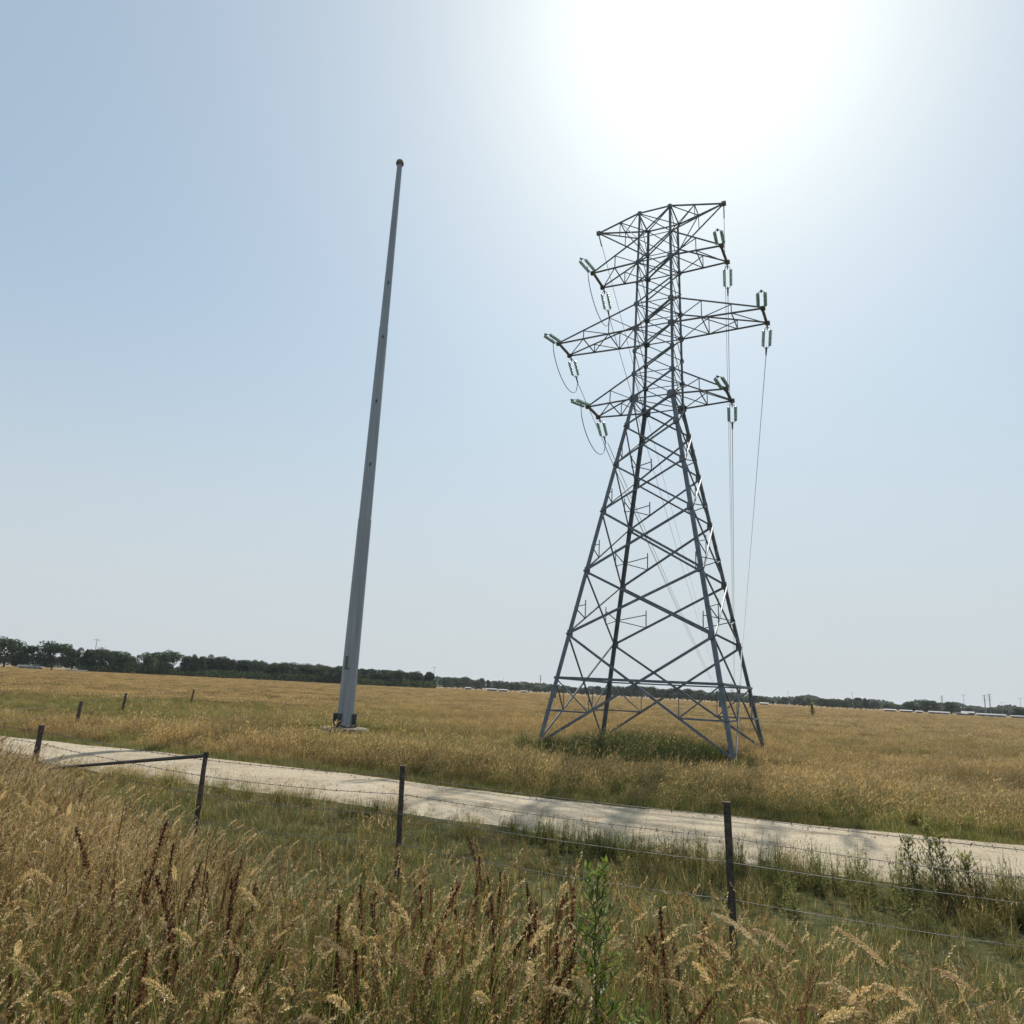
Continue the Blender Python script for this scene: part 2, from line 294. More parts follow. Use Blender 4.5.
for fi, (k1, k2, nrm) in enumerate(FACES):
    b = MB(); nv = Vector(nrm); front = fi == 0
    for i in range(len(LV) - 1):
        z0, z1 = LV[i], LV[i + 1]; w_ = .10 if i < 3 else .075
        if fi >= 2: w_ *= .75
        p0, p1, q0, q1 = cn(k1, z0), cn(k1, z1), cn(k2, z0), cn(k2, z1)
        if i == 0: p0, q0 = cn(k1, .15), cn(k2, .15)
        b.bar(p0 + nv * .03, q1 + nv * .03, w_, .05, nrm); b.bar(q0 - nv * .04, p1 - nv * .04, w_, .05, nrm)
        # light redundant members in the corners of each panel
        if fi > 0 or i == 0:
            for (e, fl, ee) in ((k1, q1, p0), (k2, p1, q0)):
                if i == 5: continue
                Q = ee.lerp(fl, .30); zq = Q.z
                V = Vector((Q.x, Q.y, Q.z + (z1 - z0) * .30))
                Pm = cn(e, zq + (z1 - z0) * (.12 if i else .0)); Ph = cn(e, V.z)
                if i == 0: b.bar(Pm, Q, .07, .05, nrm); b.bar(Q, cn(e, 2.76), .05, .04, nrm); b.bar(Q, ee.lerp(fl, .30) + Vector((0, 0, .01)) + (cn(e, z1) - cn(e, 2.76)) * 0 + nv * 0 + Vector((0, 0, 1.0)), .03, .03, nrm)
                else: b.bar(Q, V, .045, .03, nrm); b.bar(Pm, Q.lerp(V, .75), .04, .03, nrm); b.bar(Pm, Q, .04, .03, nrm)
    b.build('leg_bracing', M['steel'], tower)
    b = MB()
    for i in range(len(MV) - 1):
        z0, z1 = MV[i], MV[i + 1]; p0, p1, q0, q1 = cn(k1, z0), cn(k1, z1), cn(k2, z0), cn(k2, z1); w_ = .066 if fi < 2 else .038
        b.bar(p0 + nv * .02, q1 + nv * .02, w_, .035, nrm); b.bar(q0 - nv * .03, p1 - nv * .03, w_ * .55, .03, nrm)
        if i in (0, 1, 3, 4, 6, 7): b.bar(p0 + nv * .005, q0 + nv * .005, .05 if i in (0, 3, 6) else .03, .03, nrm)
    b.bar(cn(k1, ZT), cn(k2, ZT), .06, .05, nrm)
    b.build('mast_bracing', M['steel'], tower)
    b = MB(); b.bar(cn(k1, 2.76), cn(k2, 2.76), .10 if fi != 1 else .06, .12, nrm); b.build('ring_beam', M['steel'], tower)
for z in (ZW, 18.973, 22.495, ZT, 16.654, 20.256):
    b = MB(); b.bar(cn('A', z), cn('D', z), .04, .03); b.bar(cn('B', z) + Vector((0, 0, -.02)), cn('C', z) + Vector((0, 0, -.02)), .07 if z < 23 else .04, .04)
    b.build('plan_bracing', M['steel'], tower)
TD = .726
ARMS = [('lower', ZW, 16.654, 3.181, 2), ('middle', 18.973, 20.256, 4.820, 3), ('upper', 22.495, 23.805, 3.108, 2)]
TIPS = {}
for nm, z, zu, L, nb in ARMS:
    for s, side in ((-1, 'left'), (1, 'right')):
        a = MB(); kn, kf = ('A', 'B') if s < 0 else ('C', 'D')
        tn, tf = Vector((s * L, -TD, z)), Vector((s * L, TD, z)); TIPS[nm, side] = (tn, tf)
        rn, rf, un, uf = cn(kn, z), cn(kf, z), cn(kn, zu), cn(kf, zu)
        a.bar(rn, tn, .068, .06); a.bar(rf, tf, .068, .06); a.bar(tn + Vector((0, -.1, 0)), tf + Vector((0, .12, 0)), .11, .08)
        a.bar(un, tn + Vector((0, 0, .05)), .055, .055); a.bar(uf, tf + Vector((0, 0, .05)), .055, .055)
        for i in range(nb):       # plan lacing between the two bottom chords, and side lacing up to the top chords
            t0, t1, tm = i / nb, (i + 1) / nb, (i + .5) / nb
            a.bar(rn.lerp(tn, t0), rf.lerp(tf, t1), .038, .03)
            if t1 < 1:
                a.bar(rn.lerp(tn, t1), rf.lerp(tf, t1), .045, .035)
                for r_, t_, u_ in ((rn, tn, un), (rf, tf, uf)):
                    a.bar(r_.lerp(t_, t1), u_.lerp(t_, t1), .045, .035)
            for r_, t_, u_ in ((rn, tn, un), (rf, tf, uf)):
                if t1 < 1 or nb == 2: a.bar(r_.lerp(t_, t0 + (0 if t1 < 1 else 0)), u_.lerp(t_, min(t1, .98)), .04, .03)
        for tp in (tn, tf): a.box(tp + Vector((s * .03, 0, 0)), (.2, .16, .16))
        a.build('cross_arm', M['steel_arm'], tower)
for s, (kn, kf) in ((-1, ('A', 'B')), (1, ('C', 'D'))):
    a = MB(); tp = Vector((s * 3.144, 0, ZT)); rn, rf, un, uf = cn(kn, ZT), cn(kf, ZT), cn(kn, 23.805), cn(kf, 23.805)
    for r_ in (rn, rf): a.bar(r_, tp, .06, .06)
    for r_ in (un, uf): a.bar(r_, tp, .05, .05)
    a.bar(rn.lerp(tp, .45), rf.lerp(tp, .45), .04); a.bar(rn, rf.lerp(tp, .45), .035); a.bar(rf, rn.lerp(tp, .45), .035)
    for r_, u_ in ((rn, un), (rf, uf)): a.bar(r_.lerp(tp, .45), u_.lerp(tp, .45), .04, .03); a.bar(u_, r_.lerp(tp, .45), .04, .03)
    a.box(tp, (.2, .16, .18)); a.build('earth_wire_arm', M['steel_arm'], tower); TIPS['top', 'left' if s < 0 else 'right'] = (tp, tp)
TM = Matrix.Translation((TX, TY, 0)) @ Matrix.Rotation(TH, 4, 'Z')
AWAY = Vector((math.sin(R(17)), math.cos(R(17)), 0)); TOW = -Vector((math.sin(R(37.5)), math.cos(R(37.5)), 0))
def insulators(p, hd, droop, label, st=.3, tail=.6):
    """twin string of glass discs with yokes, hung from a cross-arm tip; returns the conductor end"""
    root = empty('insulator_set', p); tag(root, label, 'insulator', 'insulator strings of the lattice tower')
    d = (hd - Vector((0, 0, math.tan(droop)))).normalized(); sd_ = Vector((hd.y, -hd.x, 0)).normalized(); L = 1.04
    for q in (-1, 1):
        o_ = sd_ * (.15 * q); a0 = o_ + d * st; a1 = o_ + d * (st + L); mb = MB(); n_ = 9; prof = [(0, .03)]
        for i in range(n_):
            t = L * (i + .15) / n_; h = L / n_; prof += [(t, .03), (t + h * .2, .075), (t + h * .36, .08), (t + h * .5, .035), (t + h * .8, .03)]
        prof.append((L, .03)); mb.lathe(a0, a1, prof, 9); mb.build('insulator_string', M['glass'], root, smooth=True)
    y = MB()
    y.bar((0, 0, 0), d * (st - .02), .05); [y.bar(d * max(.02, st - .28), d * st + sd_ * (.15 * q), .022) for q in (-1, 1)]; y.build('yoke_plate', M['steel'], root)
    y = MB(); e = st + L + .05
    [y.bar(d * (e - .05) + sd_ * (.15 * q), d * (e + .2), .022) for q in (-1, 1)]; y.tube([d * e, d * (e + tail * .4), d * (e + tail)], [.025, .045, .03], 6); y.build('dead_end_clamp', M['steel'], root)
    return Vector(p) + d * (e + tail)
ENDS = {}
NEARD = {k: (-Vector((math.sin(R(a)), math.cos(R(a)), 0)), R(d)) for k, a, d in ((('lower', 'left'), 40, 6), (('lower', 'right'), 30, 0), (('middle', 'left'), 32, 6), (('middle', 'right'), 20, -2), (('upper', 'left'), 32, 0), (('upper', 'right'), 22, 4))}
for (nm, side), (tn, tf) in TIPS.items():
    if nm == 'top': continue
    ENDS[nm, side, 'far'] = insulators(TM @ (tf + Vector((0, .12, -.05))), AWAY, R(17), f'twin green insulator strings beyond the {side} tip of the {nm} cross arm')
    ENDS[nm, side, 'near'] = insulators(TM @ (tn + Vector((0, -.1, 0))), *NEARD[nm, side], f'twin green insulator strings pointing up from the {side} tip of the {nm} cross arm', .1, .2)
def catenary(a, b, sag, n=60):
    return [a.lerp(b, t) - Vector((0, 0, 4 * sag * t * (1 - t))) for t in [(i / n) ** 1.6 for i in range(n + 1)]]
# next tower down the line, about a kilometre off
ND = 1020; NB = Vector((TX, TY, 0)) + AWAY * ND
for (nm, side, q), p in ENDS.items():
    if q != 'far': continue
    off = p - Vector((TX, TY, 0)); tgt = NB + Vector((off.x, off.y, off.z - 3)) * 1.0
    for dx in ((-.11, .11) if nm == 'lower' and side == 'left' else (0,)):
        w_ = MB(); sh = Vector((dx, 0, 0)); w_.tube(catenary(p + sh, tgt + sh, off.z * .62 + 1.5), .016, 5)
        tag(w_.build('power_line', M['cable']), f'thin power line leaving the {side} tip of the {nm} cross arm' + ('' if dx == 0 else (', left of two' if dx < 0 else ', right of two')), 'cable', 'overhead lines')
for side in ('left', 'right'):
    p = TM @ TIPS['top', side][0]; tgt = NB + (p - Vector((TX, TY, 0)))
    w_ = MB(); w_.tube(catenary(p, tgt, 16), .013, 5); w_.tube([p - Vector((0, 0, .05)), p - Vector((0, 0, .05)) + AWAY * .9 - Vector((0, 0, .12))], .03, 5)
    tag(w_.build('earth_wire', M['cable']), f'thin earth wire leaving the {side} tip of the tower top arm', 'cable', 'overhead lines')
for nm in ('lower', 'middle', 'upper'):
    a, b2 = (TM @ TIPS[nm, 'left'][0]).lerp(ENDS[nm, 'left', 'near'], .45), ENDS[nm, 'left', 'far']; w_ = MB()
    pts = [a.lerp(b2, t) - Vector((0, 0, 1.25 * math.sqrt(max(0, 1 - (2 * t - 1) ** 2)))) for t in [i / 20 for i in range(21)]]
    w_.tube(pts, .02, 5); tag(w_.build('jumper_cable', M['cable']), f'slack looped jumper cable under the left tip of the {nm} cross arm', 'cable', 'jumper loops')

# ------------------------------------------------------------------ steel pole
PX, PY, PH = -6.64, 32.6, 28.0
pole = empty('steel_pole', (PX, PY, 0)); tag(pole, 'tall bare tapered grey steel pole on a round concrete pad', 'pole')
p = MB(); prof = [(0, .36), (.3, .352), (9, .30), (9.02, .285), (18.5, .215), (18.52, .205), (27.85, .135)]
p.lathe((0, 0, .36), (0, 0, 28), [(t, r_) for t, r_ in prof], 16)
sh = p.build('shaft', M['pole'], pole)
for nd in M['pole'].node_tree.nodes:
    if nd.type == 'TEX_NOISE':
        mpn = M['pole'].node_tree.nodes.new('ShaderNodeMapping'); mpn.inputs['Scale'].default_value = (3.5, 3.5, .22); M['pole'].node_tree.links.new(nd.inputs['Vector'].links[0].from_socket, mpn.inputs[0]); M['pole'].node_tree.links.new(mpn.outputs[0], nd.inputs['Vector'])
p = MB(); p.lathe((0, 0, PH - .02), (0, 0, 30), [(0, .14), (.04, .19), (.14, .205), (.26, .17), (.33, .07)], 14); p.build('cap', M['rustcap'], pole, smooth=True)
p = MB(); p.lathe((0, 0, -.3), (0, 0, 1), [(0, .98), (.50, 1.0), (.56, .97), (.59, .9)], 28); p.build('concrete_pad', M['concrete'], pole)
p = MB(); p.lathe((0, 0, .29), (0, 0, 1), [(0, .50), (.06, .50)], 16); p.build('base_plate', M['darksteel'], pole)
for a in (-2.75, -1.95, -.35, .7, 1.9, 2.7):
    p = MB(); rot = Matrix.Rotation(a, 3, 'Z'); p.box(rot @ Vector((.44, 0, .61)), (.16, .09, .5), rot); p.box(rot @ Vector((.44, 0, .37)), (.24, .2, .05), rot); p.build('bracket', M['darksteel'], pole)
p = MB(); rot = Matrix.Rotation(R(-112), 3, 'Z'); p.box(rot @ Vector((.352, 0, 3.0)), (.02, .12, .5), rot); p.box(rot @ Vector((.352, .06, 2.72)), (.02, .26, .07), rot); p.build('marker_plate', M['mark'], pole)
for z in (11.9, 15.0, 18.3, 21.2):
    p = MB(); p.box((.05, -.285 + (z - 11) * .009, z), (.07, .05, .12)); p.build('climbing_lug', M['darksteel'], pole)

# ------------------------------------------------------------------ near barbed wire fence
def G(x, y, z=0):
    d = ray(x, y); return EYE + d * ((z - EYE.z) / d.z)
POSTS = [(Vector((-19, 19.0, 1.2)), Vector((-19, 19.1, 0)), .04), (Vector((-12.2, 15.6, 1.2)), Vector((-12.3, 15.6, 0)), .035),
         (Vector((-7.33, 12.32, 1.28)), Vector((-7.36, 12.36, -.1)), .045), (Vector((-3.56, 9.42, 1.28)), Vector((-3.56, 9.44, -.1)), .030),
         (Vector((-1.09, 8.75, 1.28)), Vector((-1.04, 8.72, -.1)), .030), (Vector((2.08, 7.08, 1.28)), Vector((2.13, 7.1, -.1)), .032),
         (Vector((5.4, 5.7, 1.25)), Vector((5.4, 5.7, -.1)), .04)]
fence = empty('wire_fence', (0, 9, 0)); tag(fence, 'low barbed wire fence on thin dark posts between tall grass and gravel track', 'fence')
O = Vector((0, 9, 0))
for i, (t, b_, r_) in enumerate(POSTS):
    p = MB(); k = 7; pts = [b_.lerp(t, j / k) - O + Vector((random.uniform(-1, 1), random.uniform(-1, 1), 0)) * .006 for j in range(k + 1)]
    wood = i in (0, 1, 2, 3)
    if wood: p.tube(pts, [r_ * random.uniform(.9, 1.1) for _ in pts], 8)
    else:
        d_ = Vector((1, -.45, 0)).normalized(); e_ = Vector((.45, 1, 0)).normalized()      # steel picket: Y section with a capped head
        for dd, ln in ((d_, r_ * 1.0), (-d_, r_ * 1.0), (e_, r_ * 1.3)): p.bar(pts[0] + dd * ln * .5, pts[-1] + dd * ln * .5, ln, .012, dd.cross(Vector((0, 0, 1))))
        p.box(pts[-1] + Vector((0, 0, .012)), (r_ * 2.1, r_ * 1.5, .03))
    o = p.build('post', M['postwood'] if wood else M['poststeel'], fence)
    if wood and i > 1: o['label'] = 'leaning weathered round post'
for z in (1.2, 1.03, .84, .56, .12):
    s_ = MB(); path = []
    for (t0, b0, _), (t1, b1, _) in zip(POSTS[:-1], POSTS[1:]):
        f0 = b0.lerp(t0, z / t0.z); f1 = b1.lerp(t1, z / t1.z); L = (f1 - f0).length; n_ = max(2, int(L / .4)); sg = random.uniform(.0, .03) + L * .004
        path += [f0.lerp(f1, j / n_) - Vector((0, 0, sg * 4 * (j / n_) * (1 - j / n_))) + Vector((0, -.045, 0)) for j in range(n_)]
    path = [q - O for q in path]; s_.tube(path, .0032, 4, cap=False)
    for a, b_ in zip(path[:-1], path[1:]):
        L = (b_ - a).length; n_ = max(1, int(L / .125))
        for j in range(n_):
            c = a.lerp(b_, (j + .5) / n_)
            if c.x < -9 or c.x > 5: continue
            for q in (-1, 1):
                e = Vector((random.uniform(-.3, .3), random.uniform(-1, 1), q * random.uniform(.5, 1))).normalized() * .019; s_.bar(c - e, c + e, .0028)
    s_.build('barbed_wire', M['wire'], fence)
p = MB(); p.tube([Vector((-3.57, 9.36, 1.24)) - O, Vector((-7.3, 12.42, .60)) - O], [.024, .022], 7); p.build('brace_rail', M['poststeel'], fence)

ff = empty('field_fence', (-20, 40, 0)); tag(ff, 'old field fence of small dark posts far across the golden grass', 'fence')
FP = [(polar(10, 24), Vector((0, 0, 0))), (polar(86, 30), Vector((.05, 0, 0))), (polar(129, 42), Vector((.05, 0, 0))), (polar(195, 58), Vector((.1, 0, 0)))]
for i, (b_, ln) in enumerate(FP[1:]):
    p = MB(); q = b_ - Vector((-20, 40, 0)); p.tube([q, q + ln * .5 + Vector((0, 0, .6)), q + ln + Vector((0, 0, 1.08))], [.07, .065, .06], 7); p.build('post', M['postwood'], ff)
for z in (1.0, .7):
    p = MB(); p.tube([b_ + ln * (z / 1.08) + Vector((20, -40, z)) for b_, ln in FP], .003, 4); p.build('wire', M['wire'], ff)

# ------------------------------------------------------------------ plants: clump meshes
def blade(mb, base, h, lean, yaw, curve, w, seg=4, mi=0, tint=None, sel=None, tip=.12):
    d = Vector((math.cos(yaw), math.sin(yaw), 0)); side = Vector((-math.sin(yaw + random.uniform(-.8, .8)), math.cos(yaw), 0)).normalized()
    pts = []; a = lean; p = Vector(base); st = h / seg
    for i in range(seg + 1):
        pts.append(p.copy()); p = p + (d * math.sin(a) + Vector((0, 0, math.cos(a)))) * st; a += curve / seg
    ws = [w * (1 - (i / seg) ** 1.5 * (1 - tip)) for i in range(seg + 1)]
    mb.ribbon(pts, ws, side, mi, random.random() if tint is None else tint, random.random() if sel is None else sel)
    return pts, d, a
def plume(mb, p, d, a, L, wid, n, curve=1.1, mi=1, sz=.012):
    """soft drooping seed head made of many small spikelets along a bending axis"""
    side = Vector((-d.y, d.x, 0)); t0 = random.random()
    for i in range(n):
        t = i / n; ang = a + curve * t; p = p + (d * math.sin(ang) + Vector((0, 0, math.cos(ang)))) * (L / n)
        ax = (d * math.sin(ang) + Vector((0, 0, math.cos(ang)))); nm = ax.cross(side)
        env = wid * math.sin(math.pi * min(1, .12 + t * .9)) ** .6
        th = random.uniform(0, 6.28); rad = (side * math.cos(th) + nm * math.sin(th))
        q = p + rad * env * random.uniform(.1, .6); e = (ax * random.uniform(.6, 1.2) + rad * .7).normalized() * sz * random.uniform(.8, 1.6); f_ = ax.cross(rad).normalized() * sz * .28
        mb.add([q, q + e * .5 + f_, q + e, q + e * .5 - f_], [(0, 1, 2, 3)], mi, min(1, max(0, t0 + random.uniform(-.3, .3))), .1)
WIND = .35
def tall_clump(heads=5, h0=.75, h1=1.1, nb=48, rad=.17):
    mb = MB()
    for _ in range(nb):
        r_ = rad * math.sqrt(random.random()); th = random.uniform(0, 6.28); h = random.uniform(.3, .8) * h1
        blade(mb, (r_ * math.cos(th), r_ * math.sin(th), 0), h, random.uniform(0, .3), random.gauss(WIND, 1.6), random.uniform(.1, 1.6), random.uniform(.003, .0085), 5)
    for _ in range(heads + 16):
        r_ = rad * math.sqrt(random.random()); th = random.uniform(0, 6.28); h = random.uniform(h0, h1)
        pts, d, a = blade(mb, (r_ * math.cos(th), r_ * math.sin(th), 0), h, random.uniform(0, .22), random.gauss(math.pi if _ < heads else WIND, 1.3), random.uniform(.05, .6), random.uniform(.003, .0055), 4, 0, random.uniform(.5, 1), .0 + .3 * random.random(), .6)
        if _ < heads: plume(mb, pts[-1], d, a, random.uniform(.12, .2), random.uniform(.009, .015), 170, random.uniform(.3, 1.6), 1, .010)
        elif _ % 5 == 4: plume(mb, pts[-1] - Vector((0, 0, .04)), d, a, random.uniform(.12, .28), .006, 60, random.uniform(-.1, .5), 2, .009)
        elif _ % 2: plume(mb, pts[-1], d, a, random.uniform(.06, .16), .004, 30, random.uniform(0, .8), 1, .011)
    return mb
def field_clump(h0, h1, nb, rad, w=.006, heads=.3, seg=3, lean=.3):
    mb = MB()
    for _ in range(nb):
        r_ = rad * math.sqrt(random.random()); th = random.uniform(0, 6.28); h = random.uniform(h0, h1)
        pts, d, a = blade(mb, (r_ * math.cos(th), r_ * math.sin(th), 0), h, random.uniform(0, lean), random.gauss(.1, 1.3), random.uniform(.05, .8), random.uniform(.7, 1.3) * w, seg)
        if random.random() < heads:
            L = random.uniform(.08, .15); ax = (d * math.sin(a) + Vector((0, 0, math.cos(a)))); sd_ = Vector((-d.y, d.x, 0)).normalized(); q = pts[-1]; wd = w * random.uniform(.8, 1.5)
            mb.add([q, q + ax * L * .4 + sd_ * wd, q + ax * L + d * L * .25, q + ax * L * .4 - sd_ * wd], [(0, 1, 2, 3)], 1, random.random(), .1)
    return mb
def weed_clump(h, n=7):
    """upright leafy roadside weed"""
    mb = MB()
    for _ in range(n):
        th = random.uniform(0, 6.28); r_ = random.uniform(0, .12); hh = h * random.uniform(.5, 1)
        pts, d, a = blade(mb, (r_ * math.cos(th), r_ * math.sin(th), 0), hh, random.uniform(0, .2), random.uniform(0, 6.28), random.uniform(-.1, .4), .006, 6, 0, random.random(), .5, .4)
        for i in range(int(hh / .014)):
            t = random.random() ** .8; k = min(5, int(t * 6)); p = pts[k].lerp(pts[k + 1], t * 6 - k); ph = random.uniform(0, 6.28); L = random.uniform(.03, .075) * (1.25 - t)
            e = Vector((math.cos(ph), math.sin(ph), random.uniform(.1, 1))).normalized() * L; s_ = e.cross(Vector((0, 0, 1))).normalized() * L * .17
            mb.add([p, p + e * .5 + s_, p + e, p + e * .5 - s_], [(0, 1, 2, 3)], 0, random.random(), .5)
    return mb
def short_clump(h, nb, rad, w=.005):
    mb = MB()
    for _ in range(nb):
        r_ = rad * math.sqrt(random.random()); th = random.uniform(0, 6.28)
        blade(mb, (r_ * math.cos(th), r_ * math.sin(th), 0), h * random.uniform(.4, 1), random.uniform(0, .7), random.uniform(0, 6.28), random.uniform(.1, 1.2), w * random.uniform(.7, 1.3), 3)
    return mb
def stone(sz):
    mb = MB(); import bmesh
    bm = bmesh.new(); bmesh.ops.create_icosphere(bm, subdivisions=1, radius=sz)
    vs = [Vector((v.co.x * random.uniform(.7, 1.3), v.co.y * random.uniform(.7, 1.3), v.co.z * .6 * random.uniform(.7, 1.2))) for v in bm.verts]
    fs = [tuple(v.index for v in f_.verts) for f_ in bm.faces]; bm.free(); mb.add(vs, fs); return mb
M['redseed'] = leafmat('reddish_seed', [(.11, .045, .02), (.20, .09, .04), (.30, .16, .075)], None, .4, .1)
GM = [M['blade'], M['plume'], M['redseed']]
def source(name, mbs, mats):
    col = bpy.data.collections.new(name)
    for k, mb in enumerate(mbs): col.objects.link(mb.build(name + '_source', mats, None, link=False, attrs=True))
    return col
def scatter(name, pts, scl, green, col, label, cat, seed=0, tilt=.12, yawr=3.14):
    n_ = len(pts); me = bpy.data.meshes.new(name); me.vertices.add(n_); me.vertices.foreach_set('co', np.asarray(pts, dtype=np.float32).ravel())
    for nm, arr in (('scl', scl), ('green', green)):
        a = me.attributes.new(nm, 'FLOAT', 'POINT'); a.data.foreach_set('value', np.asarray(arr, dtype=np.float32))
    me.update(); o = bpy.data.objects.new(name, me); C.objects.link(o); tag(o, label, cat, kind='stuff')
    ng = bpy.data.node_groups.new(name, 'GeometryNodeTree'); ng.interface.new_socket('Geometry', in_out='INPUT', socket_type='NodeSocketGeometry'); ng.interface.new_socket('Geometry', in_out='OUTPUT', socket_type='NodeSocketGeometry')
    n = ng.nodes; l = ng.links; i_ = n.new('NodeGroupInput'); o_ = n.new('NodeGroupOutput'); mp = n.new('GeometryNodeMeshToPoints'); ip = n.new('GeometryNodeInstanceOnPoints')
    ci = n.new('GeometryNodeCollectionInfo'); ci.inputs['Collection'].default_value = col; ci.inputs['Separate Children'].default_value = True; ci.inputs['Reset Children'].default_value = True
    rv = n.new('FunctionNodeRandomValue'); rv.data_type = 'FLOAT_VECTOR'; rv.inputs[0].default_value = (-tilt, -tilt, -yawr); rv.inputs[1].default_value = (tilt, tilt, yawr); rv.inputs['Seed'].default_value = seed
    sa = n.new('GeometryNodeInputNamedAttribute'); sa.data_type = 'FLOAT'; sa.inputs[0].default_value = 'scl'
    l.new(i_.outputs[0], mp.inputs[0]); l.new(mp.outputs[0], ip.inputs['Points']); l.new(ci.outputs[0], ip.inputs['Instance']); ip.inputs['Pick Instance'].default_value = True
    ri = n.new('FunctionNodeRandomValue'); ri.data_type = 'INT'; ri.inputs[4].default_value = 0; ri.inputs[5].default_value = max(0, len(col.objects) - 1); ri.inputs['Seed'].default_value = seed + 5
    l.new(ri.outputs[2], ip.inputs['Instance Index']); l.new(rv.outputs[0], ip.inputs['Rotation']); l.new(sa.outputs[0], ip.inputs['Scale']); l.new(ip.outputs[0], o_.inputs[0])
    md = o.modifiers.new('scatter', 'NODES'); md.node_group = ng
    return o
def sector(n, r0_, r1_, pw=0., half=.80):
    """points in the view sector; density ~ r**-pw"""
    a = rng.uniform(-half, half, n); e = 2 - pw; u = rng.random(n); r_ = (r0_ ** e + u * (r1_ ** e - r0_ ** e)) ** (1 / e); return r_ * np.sin(a), r_ * np.cos(a), r_
z0 = lambda x: np.zeros_like(x)
def clear(x, y):
    return ((x - PX) ** 2 + (y - PY) ** 2) > 1.1
tall = source('tall_grass', [tall_clump(1, nb=70), tall_clump(0, .7, 1.05, 90), tall_clump(2, .8, 1.2, 70), tall_clump(0, .6, .95, 100), tall_clump(0, .65, 1.0, 95), tall_clump(1, .6, .9, 90)], GM)
straw = source('pale_straw', [tall_clump(0, .75, 1.12, 26, .15), tall_clump(0, .7, 1.05, 30, .16), tall_clump(1, .75, 1.1, 22, .15)], [leafmat('pale_blade', [(.24, .165, .055), (.48, .355, .13), (.68, .54, .24), (.82, .69, .38)], GRN), M['fluff'], M['redseed']])
low = source('short_grass', [short_clump(.22, 60, .16), short_clump(.16, 60, .18), short_clump(.3, 40, .12)], GM)
fld = source('field_grass', [field_clump(.3, .62, 110, .28, .006, .35, 4), field_clump(.35, .75, 100, .26, .006, .45, 4), field_clump(.22, .5, 110, .3, .006, .2, 4)], GM)
lush = source('lush_grass', [field_clump(.35, .95, 80, .22, .012, .0, 4, .2), field_clump(.3, .8, 90, .26, .011, .04, 4, .25), field_clump(.5, 1.15, 50, .2, .013, .1, 5, .2)], [leafmat('dark_grass', GRN, [(.045, .062, .014), (.095, .115, .03), (.17, .175, .055)]), M['plume']])
sage = source('sage_grass', [field_clump(.4, .85, 80, .26, .008, .03, 4), field_clump(.3, .75, 90, .3, .008, .0, 4)], GM)
ptc = source('far_grass', [field_clump(.3, .55, 150, 1.0, .022, .35, 2), field_clump(.25, .6, 150, 1.1, .022, .35, 2)], [leafmat('far_blade', [(.06, .038, .015), (.135, .084, .036), (.245, .162, .072), (.41, .30, .16)], [(.05, .065, .018), (.12, .135, .04), (.22, .22, .075)]), M['plume']])
wds = source('weeds', [weed_clump(.6), weed_clump(.75, 6), weed_clump(.45, 9)], [M['weed']])
stn = source('stones', [stone(.016), stone(.024), stone(.012)], noisy('stone', (.34, .30, .25), (.58, .53, .46), 9, .95, 0, .2))

# tall straw-coloured band in front
n_ = 7500; x = rng.uniform(-13, 8, n_); y = rng.uniform(1.0, 13.5, n_); keep = (y < yband(x) - .35 + (fnoise(x, y, 1.2) - .5) * 1.7) & (np.hypot(x, y) > 1.5) & (y > np.abs(x) * .8 - 1.2)
x, y = x[keep], y[keep]; e_ = np.clip((yband(x) - y) / 1.5, 0, 1)
gr = np.clip(.30 + (fnoise(x, y, 2.2) - .5) * 1.0 + .5 * np.clip((4.9 - y) / 1.8, 0, 1) * (x < .3) + .2 * np.clip((4.6 - y) / 2, 0, 1) * (x >= .3) - .12 * (x < -2.2), 0, .9)
h_ = np.where(np.hypot((x - .42) / .8, (y - 3.1)) < .55, .72, 1) * (.72 + .34 * e_) * (.85 + .35 * fnoise(x, y, 1.7)) * np.where(x > 1.6, .92, 1.0)
scatter('tall_grass', np.c_[x, y, z0(x)], h_, gr, tall, 'tall straw coloured seeding grass in front of the wire fence', 'grass', 1, .16, .9)
n_ = 2000; x = rng.uniform(-13, 1, n_); y = yband(x) - .75 - rng.exponential(1.2, n_)
keep = (y > np.abs(x) * .8 - 1.2) & (y > 3.2) & (rng.random(n_) < np.clip((-x - .2) / 3.2, .08, .9)); x, y = x[keep], y[keep]
scatter('pale_straw_grass', np.c_[x, y, z0(x)], (.70 + .24 * rng.random(len(x))) * (.85 + .3 * fnoise(x, y, 1.5)), .1 + .25 * rng.random(len(x)), straw, 'bleached pale straw stalks thickest along the left side of the foreground', 'grass', 17, .2, .9)
# scattered tall stems past the edge of the band
n_ = 500; x = rng.uniform(-9, 7, n_); y = yband(x) + rng.exponential(.7, n_); keep = y < ynear(x) - .9; x, y = x[keep], y[keep]
# short green grass of the verge
n_ = 16000; x = rng.uniform(-22, 11, n_); y = rng.uniform(3, 23, n_); yn = ynear(x) + (fnoise(x, y, .8) - .5) * .5
yn = yn - .25; keep = (y > yband(x) - 1.4) & (y < yn) & (y > np.abs(x) * .8); x, y, yn = x[keep], y[keep], yn[keep]
edge = np.clip((yn - y) / 1.6, 0, 1); gr = np.clip(.22 + .36 * edge + (fnoise(x, y, 1.4) - .5) * 1.0, 0, 1)
scatter('verge_grass', np.c_[x, y, z0(x)], (.38 + .75 * fnoise(x, y, .9) + .3 * rng.random(len(x))) * (.45 + .55 * edge), gr, low, 'short green grass between the wire fence and the gravel track', 'grass', 3, .3)
n_ = 2600; x = rng.uniform(-14, 10, n_); y = rng.uniform(4, 19, n_); keep = (y > yband(x) - 1) & (y < ynear(x) - .3) & (fnoise(x, y, 1.8) > .5) & (y > np.abs(x) * .8); x, y = x[keep], y[keep]
